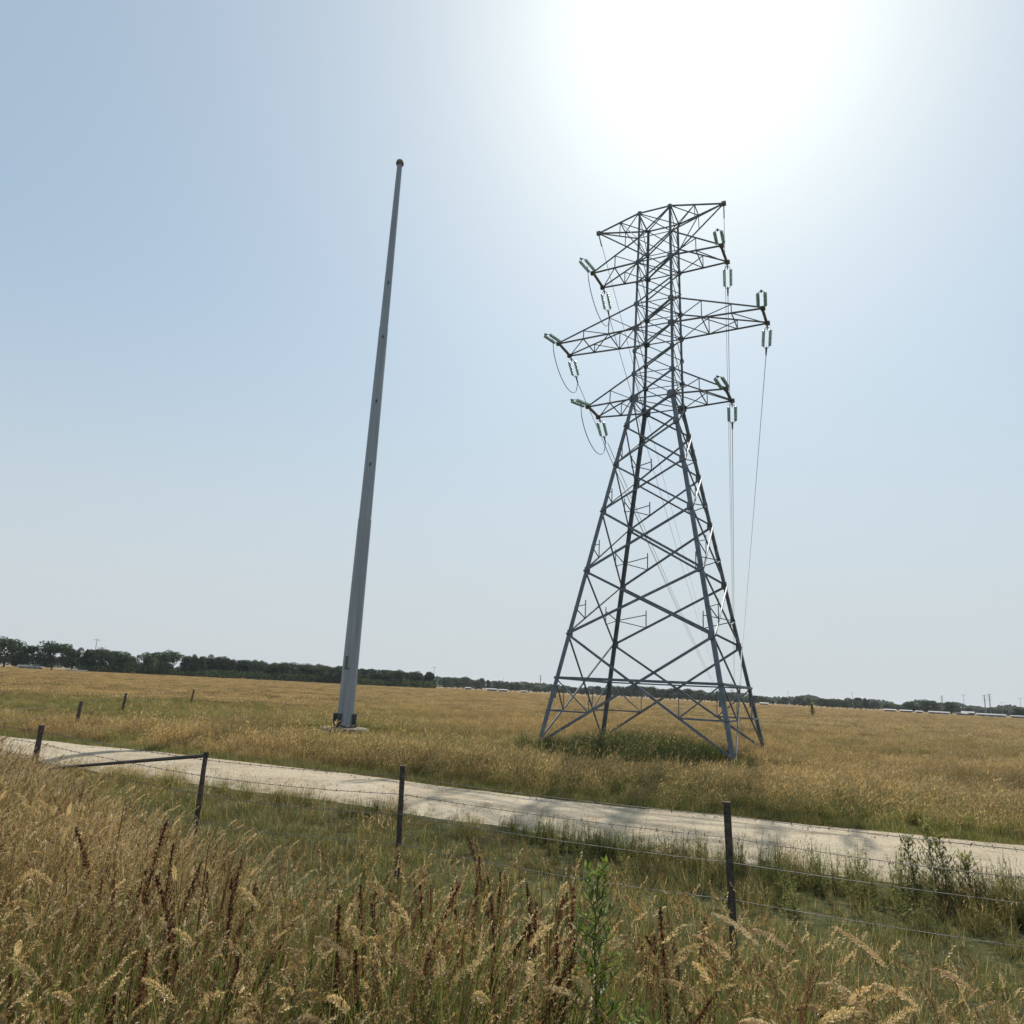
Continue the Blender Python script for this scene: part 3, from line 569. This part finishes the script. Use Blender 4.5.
scatter('dry_tufts', np.c_[x, y, z0(x)], .3 + .5 * rng.random(len(x)), .1 + .3 * rng.random(len(x)), low, 'patches of bleached dry grass mixed into the green verge', 'grass', 15, .35)
# road-side weeds, thick on the right
n_ = 2100; x = rng.uniform(-10, 10, n_); d_ = rng.exponential(.5, n_); y = ynear(x) - .45 - d_
keep = (fnoise(x, y, 1.1) > np.where(x > .2, .34, .72)) & (d_ < 2.2) & (y > 3); x, y = x[keep], y[keep]
scatter('roadside_weeds', np.c_[x, y, z0(x)], .3 + .62 * rng.random(len(x)) ** 1.4 * np.where(x > 3, 1.25, np.where(x > .6, .95, .6)), z0(x), wds, 'dark leafy weeds lining the near edge of the gravel track', 'weeds', 4, .2)
n_ = 500; x = rng.uniform(-9, 9, n_); d_ = rng.exponential(.7, n_); y = ynear(x) - .6 - d_; keep = (d_ < 2.5) & (fnoise(x, y, .9) > .5); x, y = x[keep], y[keep]
scatter('roadside_brown_grass', np.c_[x, y, z0(x)], .3 + .4 * rng.random(len(x)), .35 + .4 * rng.random(len(x)), fld, 'thin brownish grass tufts along the near side of the track', 'grass', 9, .2)
# far edge tufts hugging the track
n_ = 4500; x = rng.uniform(-26, 13, n_); y = yfar(x) + rng.normal(.05, .22, n_)
scatter('track_edge_grass', np.c_[x, y, z0(x)], .45 + .6 * rng.random(len(x)), .75 + .4 * (rng.random(len(x)) - .5), low, 'low green tufts on the far edge of the gravel track', 'grass', 10, .3)
# golden field
def field_green(x, y, r_):
    a = np.degrees(np.arctan2(x, y)); q = .34 + (fnoise(x, y, 13) - .5) * 1.9 + (fnoise(x, y, 2.2) - .5) * 1.0
    q += .62 * np.exp(-(np.maximum(0, y - yfar(x) - 2.2) / 2.6) ** 2) * np.clip((x + 1) / 3, 0, 1); q -= .28 * np.exp(-((y - yfar(x) - 9) / 4) ** 2) * (x > 0)                          # greener strip by the track on the right
    q += .5 * np.exp(-((r_ - 44) / 17) ** 2) * (x < -5)                                      # greener swale on the left
    q += .75 * np.exp(-((x + 1.2) / 4) ** 2 - ((y - 27) / 4) ** 2) + .4 * np.exp(-((x - 12) / 5) ** 2 - ((y - 22) / 3) ** 2)
    q -= .30 * np.exp(-((y - yfar(x) - 2) / 2.5) ** 2) * (x < -6)
    return np.clip(q, 0, 1)
x, y, r_ = sector(42000, 12, 75, 1.0); yf_ = yfar(x) + .12 + (fnoise(x, y, 1) - .5) * .6
keep = (y > yf_) & clear(x, y); x, y, r_, yf_ = x[keep], y[keep], r_[keep], yf_[keep]
gr = field_green(x, y, r_); ed = np.clip((y - yf_) / 1.6, 0, 1)
h_ = (.42 + .42 * ed * np.where(x > 3, .6 + .4 * np.clip((y - yf_) / 5, 0, 1), 1)) * (.65 + .7 * fnoise(x, y, 3)) * np.where(y - yf_ > 4.5, .72, 1) * np.where((x < -12) & (r_ > 30), .75, 1)
h_ = np.where(np.hypot(x - PX * .95, y - PY * .95) < 3.4, h_ * .5, h_); h_ = np.where(np.hypot(x - 8.1, y - 25.6) < 2.2, h_ * .55, h_); h_ = np.where(np.hypot((x - 4.6) / 4, (y - 25.8 + (x - 4.6) * .25) / 3) < 1, h_ * .7, h_)
h_ = h_ * np.where(rng.random(len(x)) < .08, 1.5, 1)
scatter('field_grass', np.c_[x, y, z0(x)], h_, gr, fld, 'golden knee-high dry grass of the field beyond the gravel track', 'grass', 6, .2, .8)
x, y, r_ = sector(42000, 60, 520, 1.15); keep = y > yfar(x) + 3; x, y, r_ = x[keep], y[keep], r_[keep]
scatter('far_field_grass', np.c_[x, y, z0(x)], (.5 + .4 * fnoise(x, y, 14)) * (1 + r_ / 900), field_green(x, y, r_) * np.clip(1.2 - r_ / 300, .5, 1) + .08, ptc, 'tan grass covering the far field up to the tree line', 'grass', 7, .05, .8)
# green streaks threaded through the field
x, y, r_ = sector(26000, 12, 75, 1.0); yf_ = yfar(x) + .3
q = .95 * np.exp(-(np.maximum(0, y - yf_ - 1.6) / 1.5) ** 2) * np.clip((x - .5) / 3, 0, 1) + .85 * np.exp(-((r_ - 45) / 12) ** 2) * np.clip((-4 - x) / 4, 0, 1) + np.exp(-((x + 1.2) / 3.6) ** 2 - ((y - 26.5) / 3) ** 2) + .6 * np.exp(-((x - 13) / 4) ** 2 - ((y - 24) / 2) ** 2) + .8 * (fnoise(x, y, 6) > .63)
q *= .35 + 1.1 * (fnoise(x, y, 2.5) > .45)
keep = (y > yf_) & clear(x, y) & (rng.random(len(x)) < q * .75) & (np.hypot(x - PX, y - PY) > 2.5); x, y, r_ = x[keep], y[keep], r_[keep]
scatter('green_field_streaks', np.c_[x, y, z0(x)], (.42 + .38 * fnoise(x, y, 3)) * np.where((y - yfar(x) < 4) & (x > 0), .9, 1), .7 + .5 * rng.random(len(x)), sage, 'olive green grass streaks growing through the golden field', 'grass', 16, .2)
# dark green growth under the tower
n_ = 2100; th = rng.uniform(0, 6.28, n_); q = np.sqrt(rng.random(n_)); q = q ** .8 * 1.15; x = 4.6 + 3.5 * q * np.cos(th); y = 26.9 + 3.3 * q * np.sin(th) - (x - 4.6) * .25
kk = fnoise(x, y, 1.6) > .40; x, y, q = x[kk], y[kk], q[kk]; n_ = len(x)
scatter('green_grass', np.c_[x, y, z0(x)], (.55 + .75 * fnoise(x, y, 1.3) + .3 * rng.random(n_)) * (1.12 - .45 * q), .95 + .6 * rng.random(n_), lush, 'taller dark green grass growing at the feet of the lattice tower', 'grass', 8, .2, 1.5)
# stones
n_ = 5000; x = rng.uniform(-16, 11, n_); t = rng.beta(.8, .8, n_); y = ynear(x) + (yfar(x) - ynear(x)) * t
scatter('gravel_stones', np.c_[x, y, .004 + .10 * np.minimum(1, np.minimum(4 * t, 4 - 4 * t))], .3 + .7 * rng.random(n_) ** 3, z0(x), stn, 'small loose pale stones lying on the gravel track', 'stones', 11, 1)
# grass tufts growing on the track
n_ = 700; x = rng.uniform(-14, 11, n_); t = np.where(rng.random(n_) < .5, rng.normal(.97, .04, n_), rng.normal(.04, .05, n_)); y = ynear(x) + (yfar(x) - ynear(x)) * t
scatter('track_tufts', np.c_[x, y, z0(x) + .01], .3 + .4 * rng.random(n_), .3 + .5 * rng.random(n_), low, 'sparse tufts creeping in over the sides of the track', 'grass', 12, .3)

# ------------------------------------------------------------------ individual plants
def dock(h):
    """dead rusty-brown dock: ribbed stem with dense seed spikes"""
    root = MB(); stems = []
    for k in range(random.choice((1, 2, 3))):
        base = Vector((random.uniform(-.05, .05), random.uniform(-.05, .05), 0)); hh = h * random.uniform(.8, 1); yaw = random.uniform(0, 6.28); stems.append((blade(root, base, hh, random.uniform(0, .1), yaw, random.uniform(-.1, .9), .012, 8, 0, .3, .3, .5)[0], hh))
        d2 = blade(root, base, hh, 0, yaw + 1.6, .05, .010, 4, 0, .3, .3, .5)
    for pts, hh in stems:
        for i in range(420):
            t = random.uniform(.45, 1); k = min(7, int(t * 8)); p = pts[k].lerp(pts[k + 1], t * 8 - k)
            ph = random.uniform(0, 6.28); rr_ = .017 * math.sin(math.pi * min(1, (t - .40) / .62)) ** .5 * random.uniform(.2, 1.1); q = p + Vector((math.cos(ph), math.sin(ph), 0)) * rr_
            e = Vector((random.uniform(-1, 1), random.uniform(-1, 1), random.uniform(-1, 1))).normalized() * .008; f_ = Vector((random.uniform(-1, 1), random.uniform(-1, 1), random.uniform(-1, 1))).normalized() * .006
            root.add([q - e, q + f_, q + e, q - f_], [(0, 1, 2, 3)], 1, random.random(), .3)
    return root
dm = [dock(h).build('dock_plant', [M['rust'], M['rust']], None, link=False, attrs=True).data for h in (1.12, 1.2, 1.02, 1.15, 1.08)]
DK = []
_dr = random.Random(21)
while len(DK) < 64:
    px_ = _dr.uniform(10, 760); d_ = _dr.uniform(3.4, 5.6); xx = math.tan(az(px_)) * d_
    if d_ < float(yband(xx)) - .1 and (_dr.random() < .4 or 170 < px_ < 300 or 400 < px_ < 580 or 660 < px_ < 740): DK.append((px_, d_, _dr.uniform(.92, 1.16)))
for k, (px_, d_, s_) in enumerate(DK):
    o = bpy.data.objects.new('dock_plant', dm[k % 5]); C.objects.link(o); a = az(px_); o.location = (math.tan(a) * d_, d_, 0); o.scale = (s_,) * 3; o.rotation_euler = (random.uniform(-.12, .12), random.uniform(-.15, .15), random.uniform(0, 6.28))
    tag(o, 'dead rusty brown dock seed spike standing in the tall foreground grass', 'weed', 'rusty dock spikes in the foreground grass')
# fresh green leafy plant
def leafy(h, n, spread, lw, stemr=.006, top=1.0, lo=.25):
    st, lf = MB(), MB(); pts = [Vector((math.sin(i * .7) * .02, math.cos(i) * .015, h * i / 8)) for i in range(9)]; st.tube(pts, [stemr * (1.2 - i / 9) for i in range(9)], 6)
    for j in range(n):
        t = lo + (1 - lo) * (j / n); k = min(7, int(t * 8)); p = pts[k].lerp(pts[k + 1], t * 8 - k); ph = j * 2.4; L = spread * (1.15 - t) * random.uniform(.6, 1.2) + .03
        q = p + Vector((math.cos(ph), math.sin(ph), random.uniform(.5, 1.2))) * L; st.bar(p, q, .003)
        for i in range(9):
            b_ = p.lerp(q, (i + 1) / 9); e = Vector((random.uniform(-1, 1), random.uniform(-1, 1), random.uniform(-.1, 1.3))).normalized() * random.uniform(.7, 1.3) * lw; s_ = e.cross(Vector((0, .3, 1))).normalized() * lw * .14
            lf.add([b_, b_ + e * .5 + s_, b_ + e, b_ + e * .5 - s_], [(0, 1, 2, 3)], 0, min(1, random.random() * .7 + t * .4), .5)
    return st, lf
def plant(name, loc, h, n, spread, lw, mat, label, cat, lo=.25):
    o = empty(name, loc); tag(o, label, cat); st, lf = leafy(h, n, spread, lw, lo=lo); st.build('stem', M['stem'], o); lf.build('foliage', mat, o, attrs=True); return o
rw = ray(600, 930); GW = Vector((rw.x / rw.y * 3.45, 3.45, 0))
plant('green_weed', GW, 1.46, 74, .2, .05, M['greenleaf'], 'bright green leafy stalk rising alone out of the dry foreground grass', 'plant', .3)
plant('green_weed', GW + Vector((.16, -.22, 0)), .98, 34, .15, .05, M['greenleaf'], 'shorter fresh green sprout at the foot of the bright green stalk', 'plant', .3)
for dx, dy, h in ((0, 0, .85), (.18, .1, .7), (-.2, .05, .66)):
    pass
b0 = empty('roadside_bush', (5.15, 9.35, 0)); tag(b0, 'dark green bushy weed against the near edge of the track at right', 'plant')
for dx, dy, h in ((0, 0, .9), (.2, .12, .75), (-.22, .05, .7), (.4, -.05, .55)):
    st, lf = leafy(h, 46, .2, .06, lo=.1)
    for mb in (st, lf): mb.v = [v + Vector((dx, dy, 0)) for v in mb.v]
    st.build('stem', M['stem'], b0); lf.build('foliage', M['weed'], b0, attrs=True)
b0 = empty('sapling', polar(812, 150)); tag(b0, 'small lone dark green sapling out in the field right of the tower', 'sapling')
st, lf = leafy(2.3, 60, .5, .3, .03, lo=.1); st.build('stem', M['stem'], b0); lf.build('foliage', M['weed'], b0, attrs=True)
# long arching grass stems close to the camera, each with a heavy plume
for k, (px_, d_, h, yaw, L, cv) in enumerate([(520, 3.2, .78, 3.2, .22, 1.4), (345, 3.2, .92, 3.0, .16, 1.2), (395, 3.4, .93, 3.3, .15, 2.0), (210, 3.1, .92, 3.4, .16, 1.1), (560, 3.1, .95, 3.1, .2, 1.4), (930, 3.6, 1.15, 2.9, .26, .5), (800, 4.0, 1.1, 3.0, .26, .6), (880, 3.7, 1.0, 3.2, .2, 1.0), (640, 3.4, 1.0, 3.0, .2, 1.0), (690, 3.3, .92, 3.3, .18, 1.3), (30, 3.4, .9, 3.5, .17, 1.5), (980, 3.3, .9, 3.0, .2, 1.2), (110, 3.2, .75, 3.0, .14, 1.4), (775, 3.8, 1.08, 2.9, .2, .7), (830, 3.9, 1.12, 3.1, .22, .8), (860, 3.5, 1.0, 3.3, .2, 1.1), (905, 3.4, 1.02, 3.0, .18, .9), (950, 3.5, 1.0, 2.8, .2, .9), (740, 3.6, 1.0, 3.2, .2, .8), (995, 3.7, 1.05, 3.1, .2, .8), (810, 3.4, .95, 3.1, .17, 1.2), (600, 3.6, 1.02, 3.0, .18, 1.0), (490, 3.5, 1.05, 3.0, .2, .8), (425, 3.6, 1.1, 3.2, .18, .6)]):
    mb = MB(); pts, d, a = blade(mb, (0, 0, 0), h, .12, yaw, .55, .005, 8, 0, .8, .1, .6); plume(mb, pts[-1], d, a, L, .020, 480, cv, 1, .010)
    o = mb.build('plume_grass', [M['blade'], M['fluff']], None, attrs=True); aa = az(px_); o.location = (math.tan(aa) * d_ + .15, d_, 0)
    tag(o, 'long arching straw stem with a heavy fluffy seed plume in the foreground', 'grass', 'plumed grass stems in the foreground')

# ------------------------------------------------------------------ trees on the horizon
def crownmesh(wd, ht, blobs, n, q=.5, lo=.12):
    mb = MB(); B = []
    for _ in range(blobs):
        th = random.uniform(0, 6.28); r_ = random.random() ** .6; z = random.uniform(lo + .12, .82)
        k = math.sqrt(max(.1, 1 - ((z - .45) / .6) ** 2)); B.append((Vector((math.cos(th) * r_ * wd * .36 * k, math.sin(th) * r_ * wd * .36 * k, z * ht)), random.uniform(.13, .24) * wd * .8, random.uniform(.09, .17) * ht * 1.1, random.uniform(-.25, .25)))
    for _ in range(n):
        c, rx, rz, tb = random.choice(B); v = Vector((random.gauss(0, 1), random.gauss(0, 1), random.gauss(0, 1))).normalized() * random.uniform(.72, 1.06)
        p = c + Vector((v.x * rx, v.y * rx, v.z * rz)); p.z = max(p.z, lo * ht * .6)
        a = Vector((random.uniform(-1, 1), random.uniform(-1, 1), random.uniform(-1, 1))).normalized(); b_ = a.cross(v).normalized(); s_ = q * random.uniform(.5, 1.3)
        mb.add([p - a * s_, p + b_ * s_ * .6, p + a * s_, p - b_ * s_ * .6], [(0, 1, 2, 3)], 0, min(1, max(0, .5 + tb + random.uniform(-.25, .25))), .5)
    return mb
def trunkmesh(ht, wd):
    mb = MB(); mb.tube([(0, 0, -.2), (.1, 0, ht * .2), (.05, .1, ht * .5)], [ht * .035, ht * .025, ht * .01], 7)
    for _ in range(5):
        a = random.uniform(0, 6.28); mb.tube([(.08, 0, ht * random.uniform(.14, .28)), (math.cos(a) * wd * .15, math.sin(a) * wd * .15, ht * .42), (math.cos(a) * wd * .3, math.sin(a) * wd * .3, ht * .62)], [ht * .016, ht * .011, ht * .005], 5)
    return mb
TV = []
for wd, ht, bl in ((17, 13, 26), (13, 13.5, 20), (15, 11, 22), (10, 12, 16), (20, 13, 30), (9, 14, 14)):
    TV.append((crownmesh(wd, ht, bl, 4200, .42).build('crown', M['crown'], None, link=False, attrs=True).data, trunkmesh(ht, wd).build('trunk', M['bark'], None, link=False).data, wd, ht))
def tree(px_, dist, hpx, v, label, group='trees of the horizon tree line', wf=1.0):
    c, t, wd, ht = TV[v % 6]; loc = polar(px_, dist); o = empty('tree', loc, random.uniform(0, 6.28)); h = hpx * dist / FPX / 1.16; s = h / ht
    o.scale = (s * wf, s * wf, s); tag(o, label, 'tree', group)
    for nm, me in (('crown', c), ('trunk', t)):
        k = bpy.data.objects.new(nm, me); C.objects.link(k); k.parent = o
NAMED = [(-22, 455, 28, 4, 'outermost'), (4, 455, 30, 0, 'dark rounded tree at the left end of the tree line'), (22, 462, 24, 2, 'lower grey green tree just left of the white shed gap'), (52, 460, 29, 4, 'broad dark tree just right of the white shed gap'), (72, 466, 24, 1, 'narrower tree right behind the broad dark one by the shed'),
         (89, 466, 25, 3, 'slim tree left of the middle of the first tree group'), (103, 468, 25, 0, 'round tree in the middle of the first tree group'), (118, 466, 24, 2, 'wide tree near the right end of the first tree group'), (131, 472, 20, 1, 'low tree at the right end of the first tree group'),
         (152, 466, 25, 2, 'wide tree at the left end of the long wood'), (168, 470, 27, 0, 'tall round tree second in the long wood'), (186, 470, 24, 1, 'third tree from the left end of the long wood'), (428, 480, 21, 3, 'last dark tree at the right end of the long wood')]
for px_, d_, h_, v, lb in NAMED:
    if lb == 'outermost': tree(px_, d_, h_, v, 'dark tree cut off by the left edge of the picture'); continue
    tree(px_, d_, h_, v, lb)
x_ = 198
while x_ < 420:
    tree(x_, random.uniform(458, 490), 24 - (x_ - 198) / 222 * 5.5 + random.uniform(-2, 1.5), random.randrange(6), 'dark tree in the closed row of the long wood left of centre', 'closed row of trees in the long wood', 1.1); x_ += random.uniform(6, 10)
x_ = 196
while x_ < 425:
    tree(x_, random.uniform(500, 520), 22 - (x_ - 198) / 222 * 5 + random.uniform(-2, 1), random.randrange(6), 'dark tree in the closed row of the long wood left of centre', 'closed row of trees in the long wood', 1.2); x_ += random.uniform(9, 14)
x_ = 446
while x_ < 880:
    h_ = 9.5 + 2.2 * math.sin(x_ * .031) + random.uniform(-2.5, 2.2) + (1.5 if x_ < 760 else 0)
    tree(x_, random.uniform(690, 860), max(5.5, h_), random.randrange(6), 'small hazy tree in the low far tree line behind the lattice tower', 'low far tree line', 1.25); x_ += random.uniform(4.5, 8)
for px_, h_, v, lb in ((888, 8, 2, 'low bushy tree left of the paired round trees'), (911, 11.5, 2, 'small round tree left of the largest tree at the right'), (929, 14, 4, 'largest round tree among the sheds at the right'), (951, 12.5, 0, 'round tree standing alone right of the largest one'), (1021, 10, 2, 'dark tree at the right edge of the picture')):
    tree(px_, 640, h_, v, lb, wf=1.15)
x_ = 862
while x_ < 1100:
    tree(x_, random.uniform(860, 980), random.uniform(5, 8), random.randrange(6), 'small hazy tree in the low row behind the far sheds', 'low row behind the far sheds', 1.4); x_ += random.uniform(6, 10)
# understorey scrub along the foot of the wood, and the far-off woods on the skyline
def scrub(name, x0, x1, d0, d1, h0, h1, n, q, label):
    mb = MB()
    for _ in range(n):
        px_ = random.uniform(x0, x1); dd = random.uniform(d0, d1); p = polar(px_, dd); hh = (h0 + (h1 - h0) * float(fnoise(px_, 5, 18))) * random.random() ** .7; p.z = hh
        a = Vector((random.uniform(-1, 1), random.uniform(-1, 1), random.uniform(-1, 1))).normalized(); b_ = a.cross(Vector((.2, .9, .3))).normalized(); s_ = q * random.uniform(.5, 1.3)
        mb.add([p - a * s_, p + b_ * s_ * .7, p + a * s_, p - b_ * s_ * .7], [(0, 1, 2, 3)], 0, random.random(), .5)
    tag(mb.build(name, M['crown'], attrs=True), label, 'woodland', kind='stuff')
scrub('scrub', 78, 436, 455, 500, 2, 6, 9000, .8, 'dark scrub closing the gaps under the long wood')
scrub('far_woods', -40, 1090, 1500, 1600, 6, 22, 16000, 3.0, 'faint blue green woods along the far horizon')
# ------------------------------------------------------------------ far sheds and masts
def shed(px_, dist, wpx, hpx, label, dep=12):
    loc = polar(px_, dist); o = empty('shed', loc, -az(px_)); w2 = wpx * dist / FPX / 2; h = .62 * hpx * dist / FPX; tag(o, label, 'shed', 'far white sheds')
    mb = MB(); mb.box((0, 0, h * .31), (2 * w2, dep, h * .62)); mb.build('wall', M['greywall'] if wpx > 9 else M['white'], o)
    mb = MB(); d2 = dep / 2 + .4; x2 = w2 + .4; vs = [Vector(q) for q in ((-x2, -d2, h * .62), (x2, -d2, h * .62), (x2, 0, h), (-x2, 0, h), (-x2, d2, h * .62), (x2, d2, h * .62))]
    vs += [v + Vector((0, 0, .15)) for v in vs]; mb.add(vs, [(0, 1, 2, 3), (3, 2, 5, 4), (9, 8, 7, 6), (10, 11, 8, 9), (0, 6, 7, 1), (4, 5, 11, 10), (0, 3, 9, 6), (3, 4, 10, 9), (1, 7, 8, 2), (2, 8, 11, 5)]); mb.build('roof', M['white'], o)
    mb = MB()
    for i in range(3): mb.box((w2 * (-.6 + .6 * i), -dep / 2 - .03, h * .22), (w2 * .3, .06, h * .4))
    mb.build('door', M['darksteel'], o)
for a in ((29, 452, 15, 5.5, 'white shed in the gap between the two leftmost tree groups'), (38, 470, 6, 4, 'small pale shed close to the right of the white one at far left'), (77, 452, 15, 2.6, 'low pale shed at the foot of the first tree group'), (492, 640, 9, 4, 'pale shed left of the lattice tower in the far tree line'), (503, 640, 8, 3.6, 'small pale shed second in the far tree line left of the tower'), (468, 660, 5, 4, 'tiny pale shed nearest the end of the long wood'), (524, 660, 6, 3, 'tiny pale shed closest to the left leg of the tower'), (890, 620, 9, 3.4, 'white shed left of the trees among the far sheds'), (906, 615, 9, 3.4, 'white shed below the small round tree at right'), (919, 612, 5, 3.2, 'narrow white shed left of the largest tree'), (939, 612, 15, 3.6, 'long white shed between the two round trees at right'), (962, 640, 8, 3.4, 'small white shed right of the lone round tree'), (991, 620, 20, 4, 'longest white shed at the far right'), (1018, 625, 9, 3.4, 'white shed at the right edge of the picture'), (968, 700, 9, 5, 'grey roofed shed behind the small white one at right'), (764, 700, 7, 3, 'small pale shed just right of the lattice tower')):
    shed(*a)
def mast(px_, dist, hpx, kind, label):
    loc = polar(px_, dist); o = empty('utility_mast', loc, -az(px_) + .3); h = hpx * dist / FPX; tag(o, label, 'mast', 'far masts on the skyline')
    mb = MB()
    if kind == 'lattice':
        for s in (-1, 1):
            for t in (-1, 1): mb.bar((s * h * .028, t * h * .028, 0), (s * h * .010, t * h * .010, h), h * .007)
        for i in range(8):
            z, z2 = h * i / 8, h * (i + 1) / 8; w0 = h * (.028 - .018 * i / 8); w1 = h * (.028 - .018 * (i + 1) / 8); mb.bar((-w0, -w0, z), (w1, -w1, z2), h * .005); mb.bar((w0, -w0, z), (-w1, -w1, z2), h * .005)
    else: mb.tube([(0, 0, 0), (0, 0, h)], [h * .011, h * .007], 6)
    mb.build('mast_body', M['cable'], o)
    mb = MB()
    for z in ((.97, .86, .75) if kind == 'lattice' else (.95,)): mb.bar((-h * .11, 0, h * z), (h * .11, 0, h * z), h * .010)
    mb.build('crossarm', M['cable'], o)
for a in ((788.5, 760, 13, 'pole', 'thin far pole first right of the lattice tower'), (853, 720, 15, 'pole', 'thin far pole between the tower and the white sheds'), (965, 700, 17, 'pole', 'thin far pole above the lone round tree at right'), (986, 740, 17, 'lattice', 'left of the twin lattice masts at the far right'), (991, 730, 18, 'lattice', 'right of the twin lattice masts at the far right'), (1003, 760, 12, 'pole', 'short far pole right of the twin masts'), (1022, 700, 16, 'pole', 'far pole at the right edge of the picture'), (943, 760, 15, 'lattice', 'far lattice mast rising between the two round trees'), (540, 780, 17, 'lattice', 'far lattice mast just left of the tower'), (503, 900, 13, 'pole', 'thin far pole above the pale sheds left of the tower'), (433, 560, 21, 'pole', 'far pole with crossarm over the right end of the long wood'), (712, 900, 17, 'pole', 'thin far pole seen through the legs of the tower'), (92, 600, 28, 'pole', 'thin far pole over the first tree group at left')):
    mast(*a)
o = empty('far_tower', NB, TH); tag(o, 'distant lattice tower where the power lines meet the horizon', 'pylon')
mb = MB(); H_ = 25.2
for s in (-1, 1):
    for t in (-1, 1): mb.bar((s * 3.6, t * 3.6, 0), (s * .9, t * .9, 15.4), .2); mb.bar((s * .9, t * .9, 15.4), (s * .8, t * .8, H_), .16)
for i in range(6):
    z, z2 = 15.4 * i / 6, 15.4 * (i + 1) / 6; a, b_ = 3.6 - 2.7 * i / 6, 3.6 - 2.7 * (i + 1) / 6
    for t in (-1, 1): mb.bar((-a, t * a, z), (b_, t * b_, z2), .12); mb.bar((a, t * a, z), (-b_, t * b_, z2), .12)
mb.build('body', M['cable'], o)
for z, L in ((15.4, 3.2), (19, 4.8), (22.5, 3.1), (25.2, 3.1)):
    mb = MB(); mb.bar((-L, 0, z), (L, 0, z), .2); mb.bar((-L, 0, z), (0, 0, min(z + 1.3, 25.3)), .1); mb.bar((L, 0, z), (0, 0, min(z + 1.3, 25.3)), .1); mb.build('cross_arm', M['cable'], o)

# ------------------------------------------------------------------ haze
mb = MB(); mb.box((0, 0, 15.5), (7600, 7600, 33)); hz = mb.build('haze', noisy('tmp', (1, 1, 1), (1, 1, 1)))
mt = bpy.data.materials.new('haze'); mt.use_nodes = True; n = mt.node_tree.nodes; n.clear(); out = n.new('ShaderNodeOutputMaterial'); pv = n.new('ShaderNodeVolumePrincipled')
pv.inputs['Color'].default_value = (.86, .92, 1, 1); pv.inputs['Density'].default_value = .00007; pv.inputs['Anisotropy'].default_value = .4
mt.node_tree.links.new(pv.outputs[0], out.inputs['Volume']); hz.data.materials[0] = mt; hz.visible_shadow = True
tag(hz, 'thin pale summer haze softening the far trees', 'haze', kind='stuff')
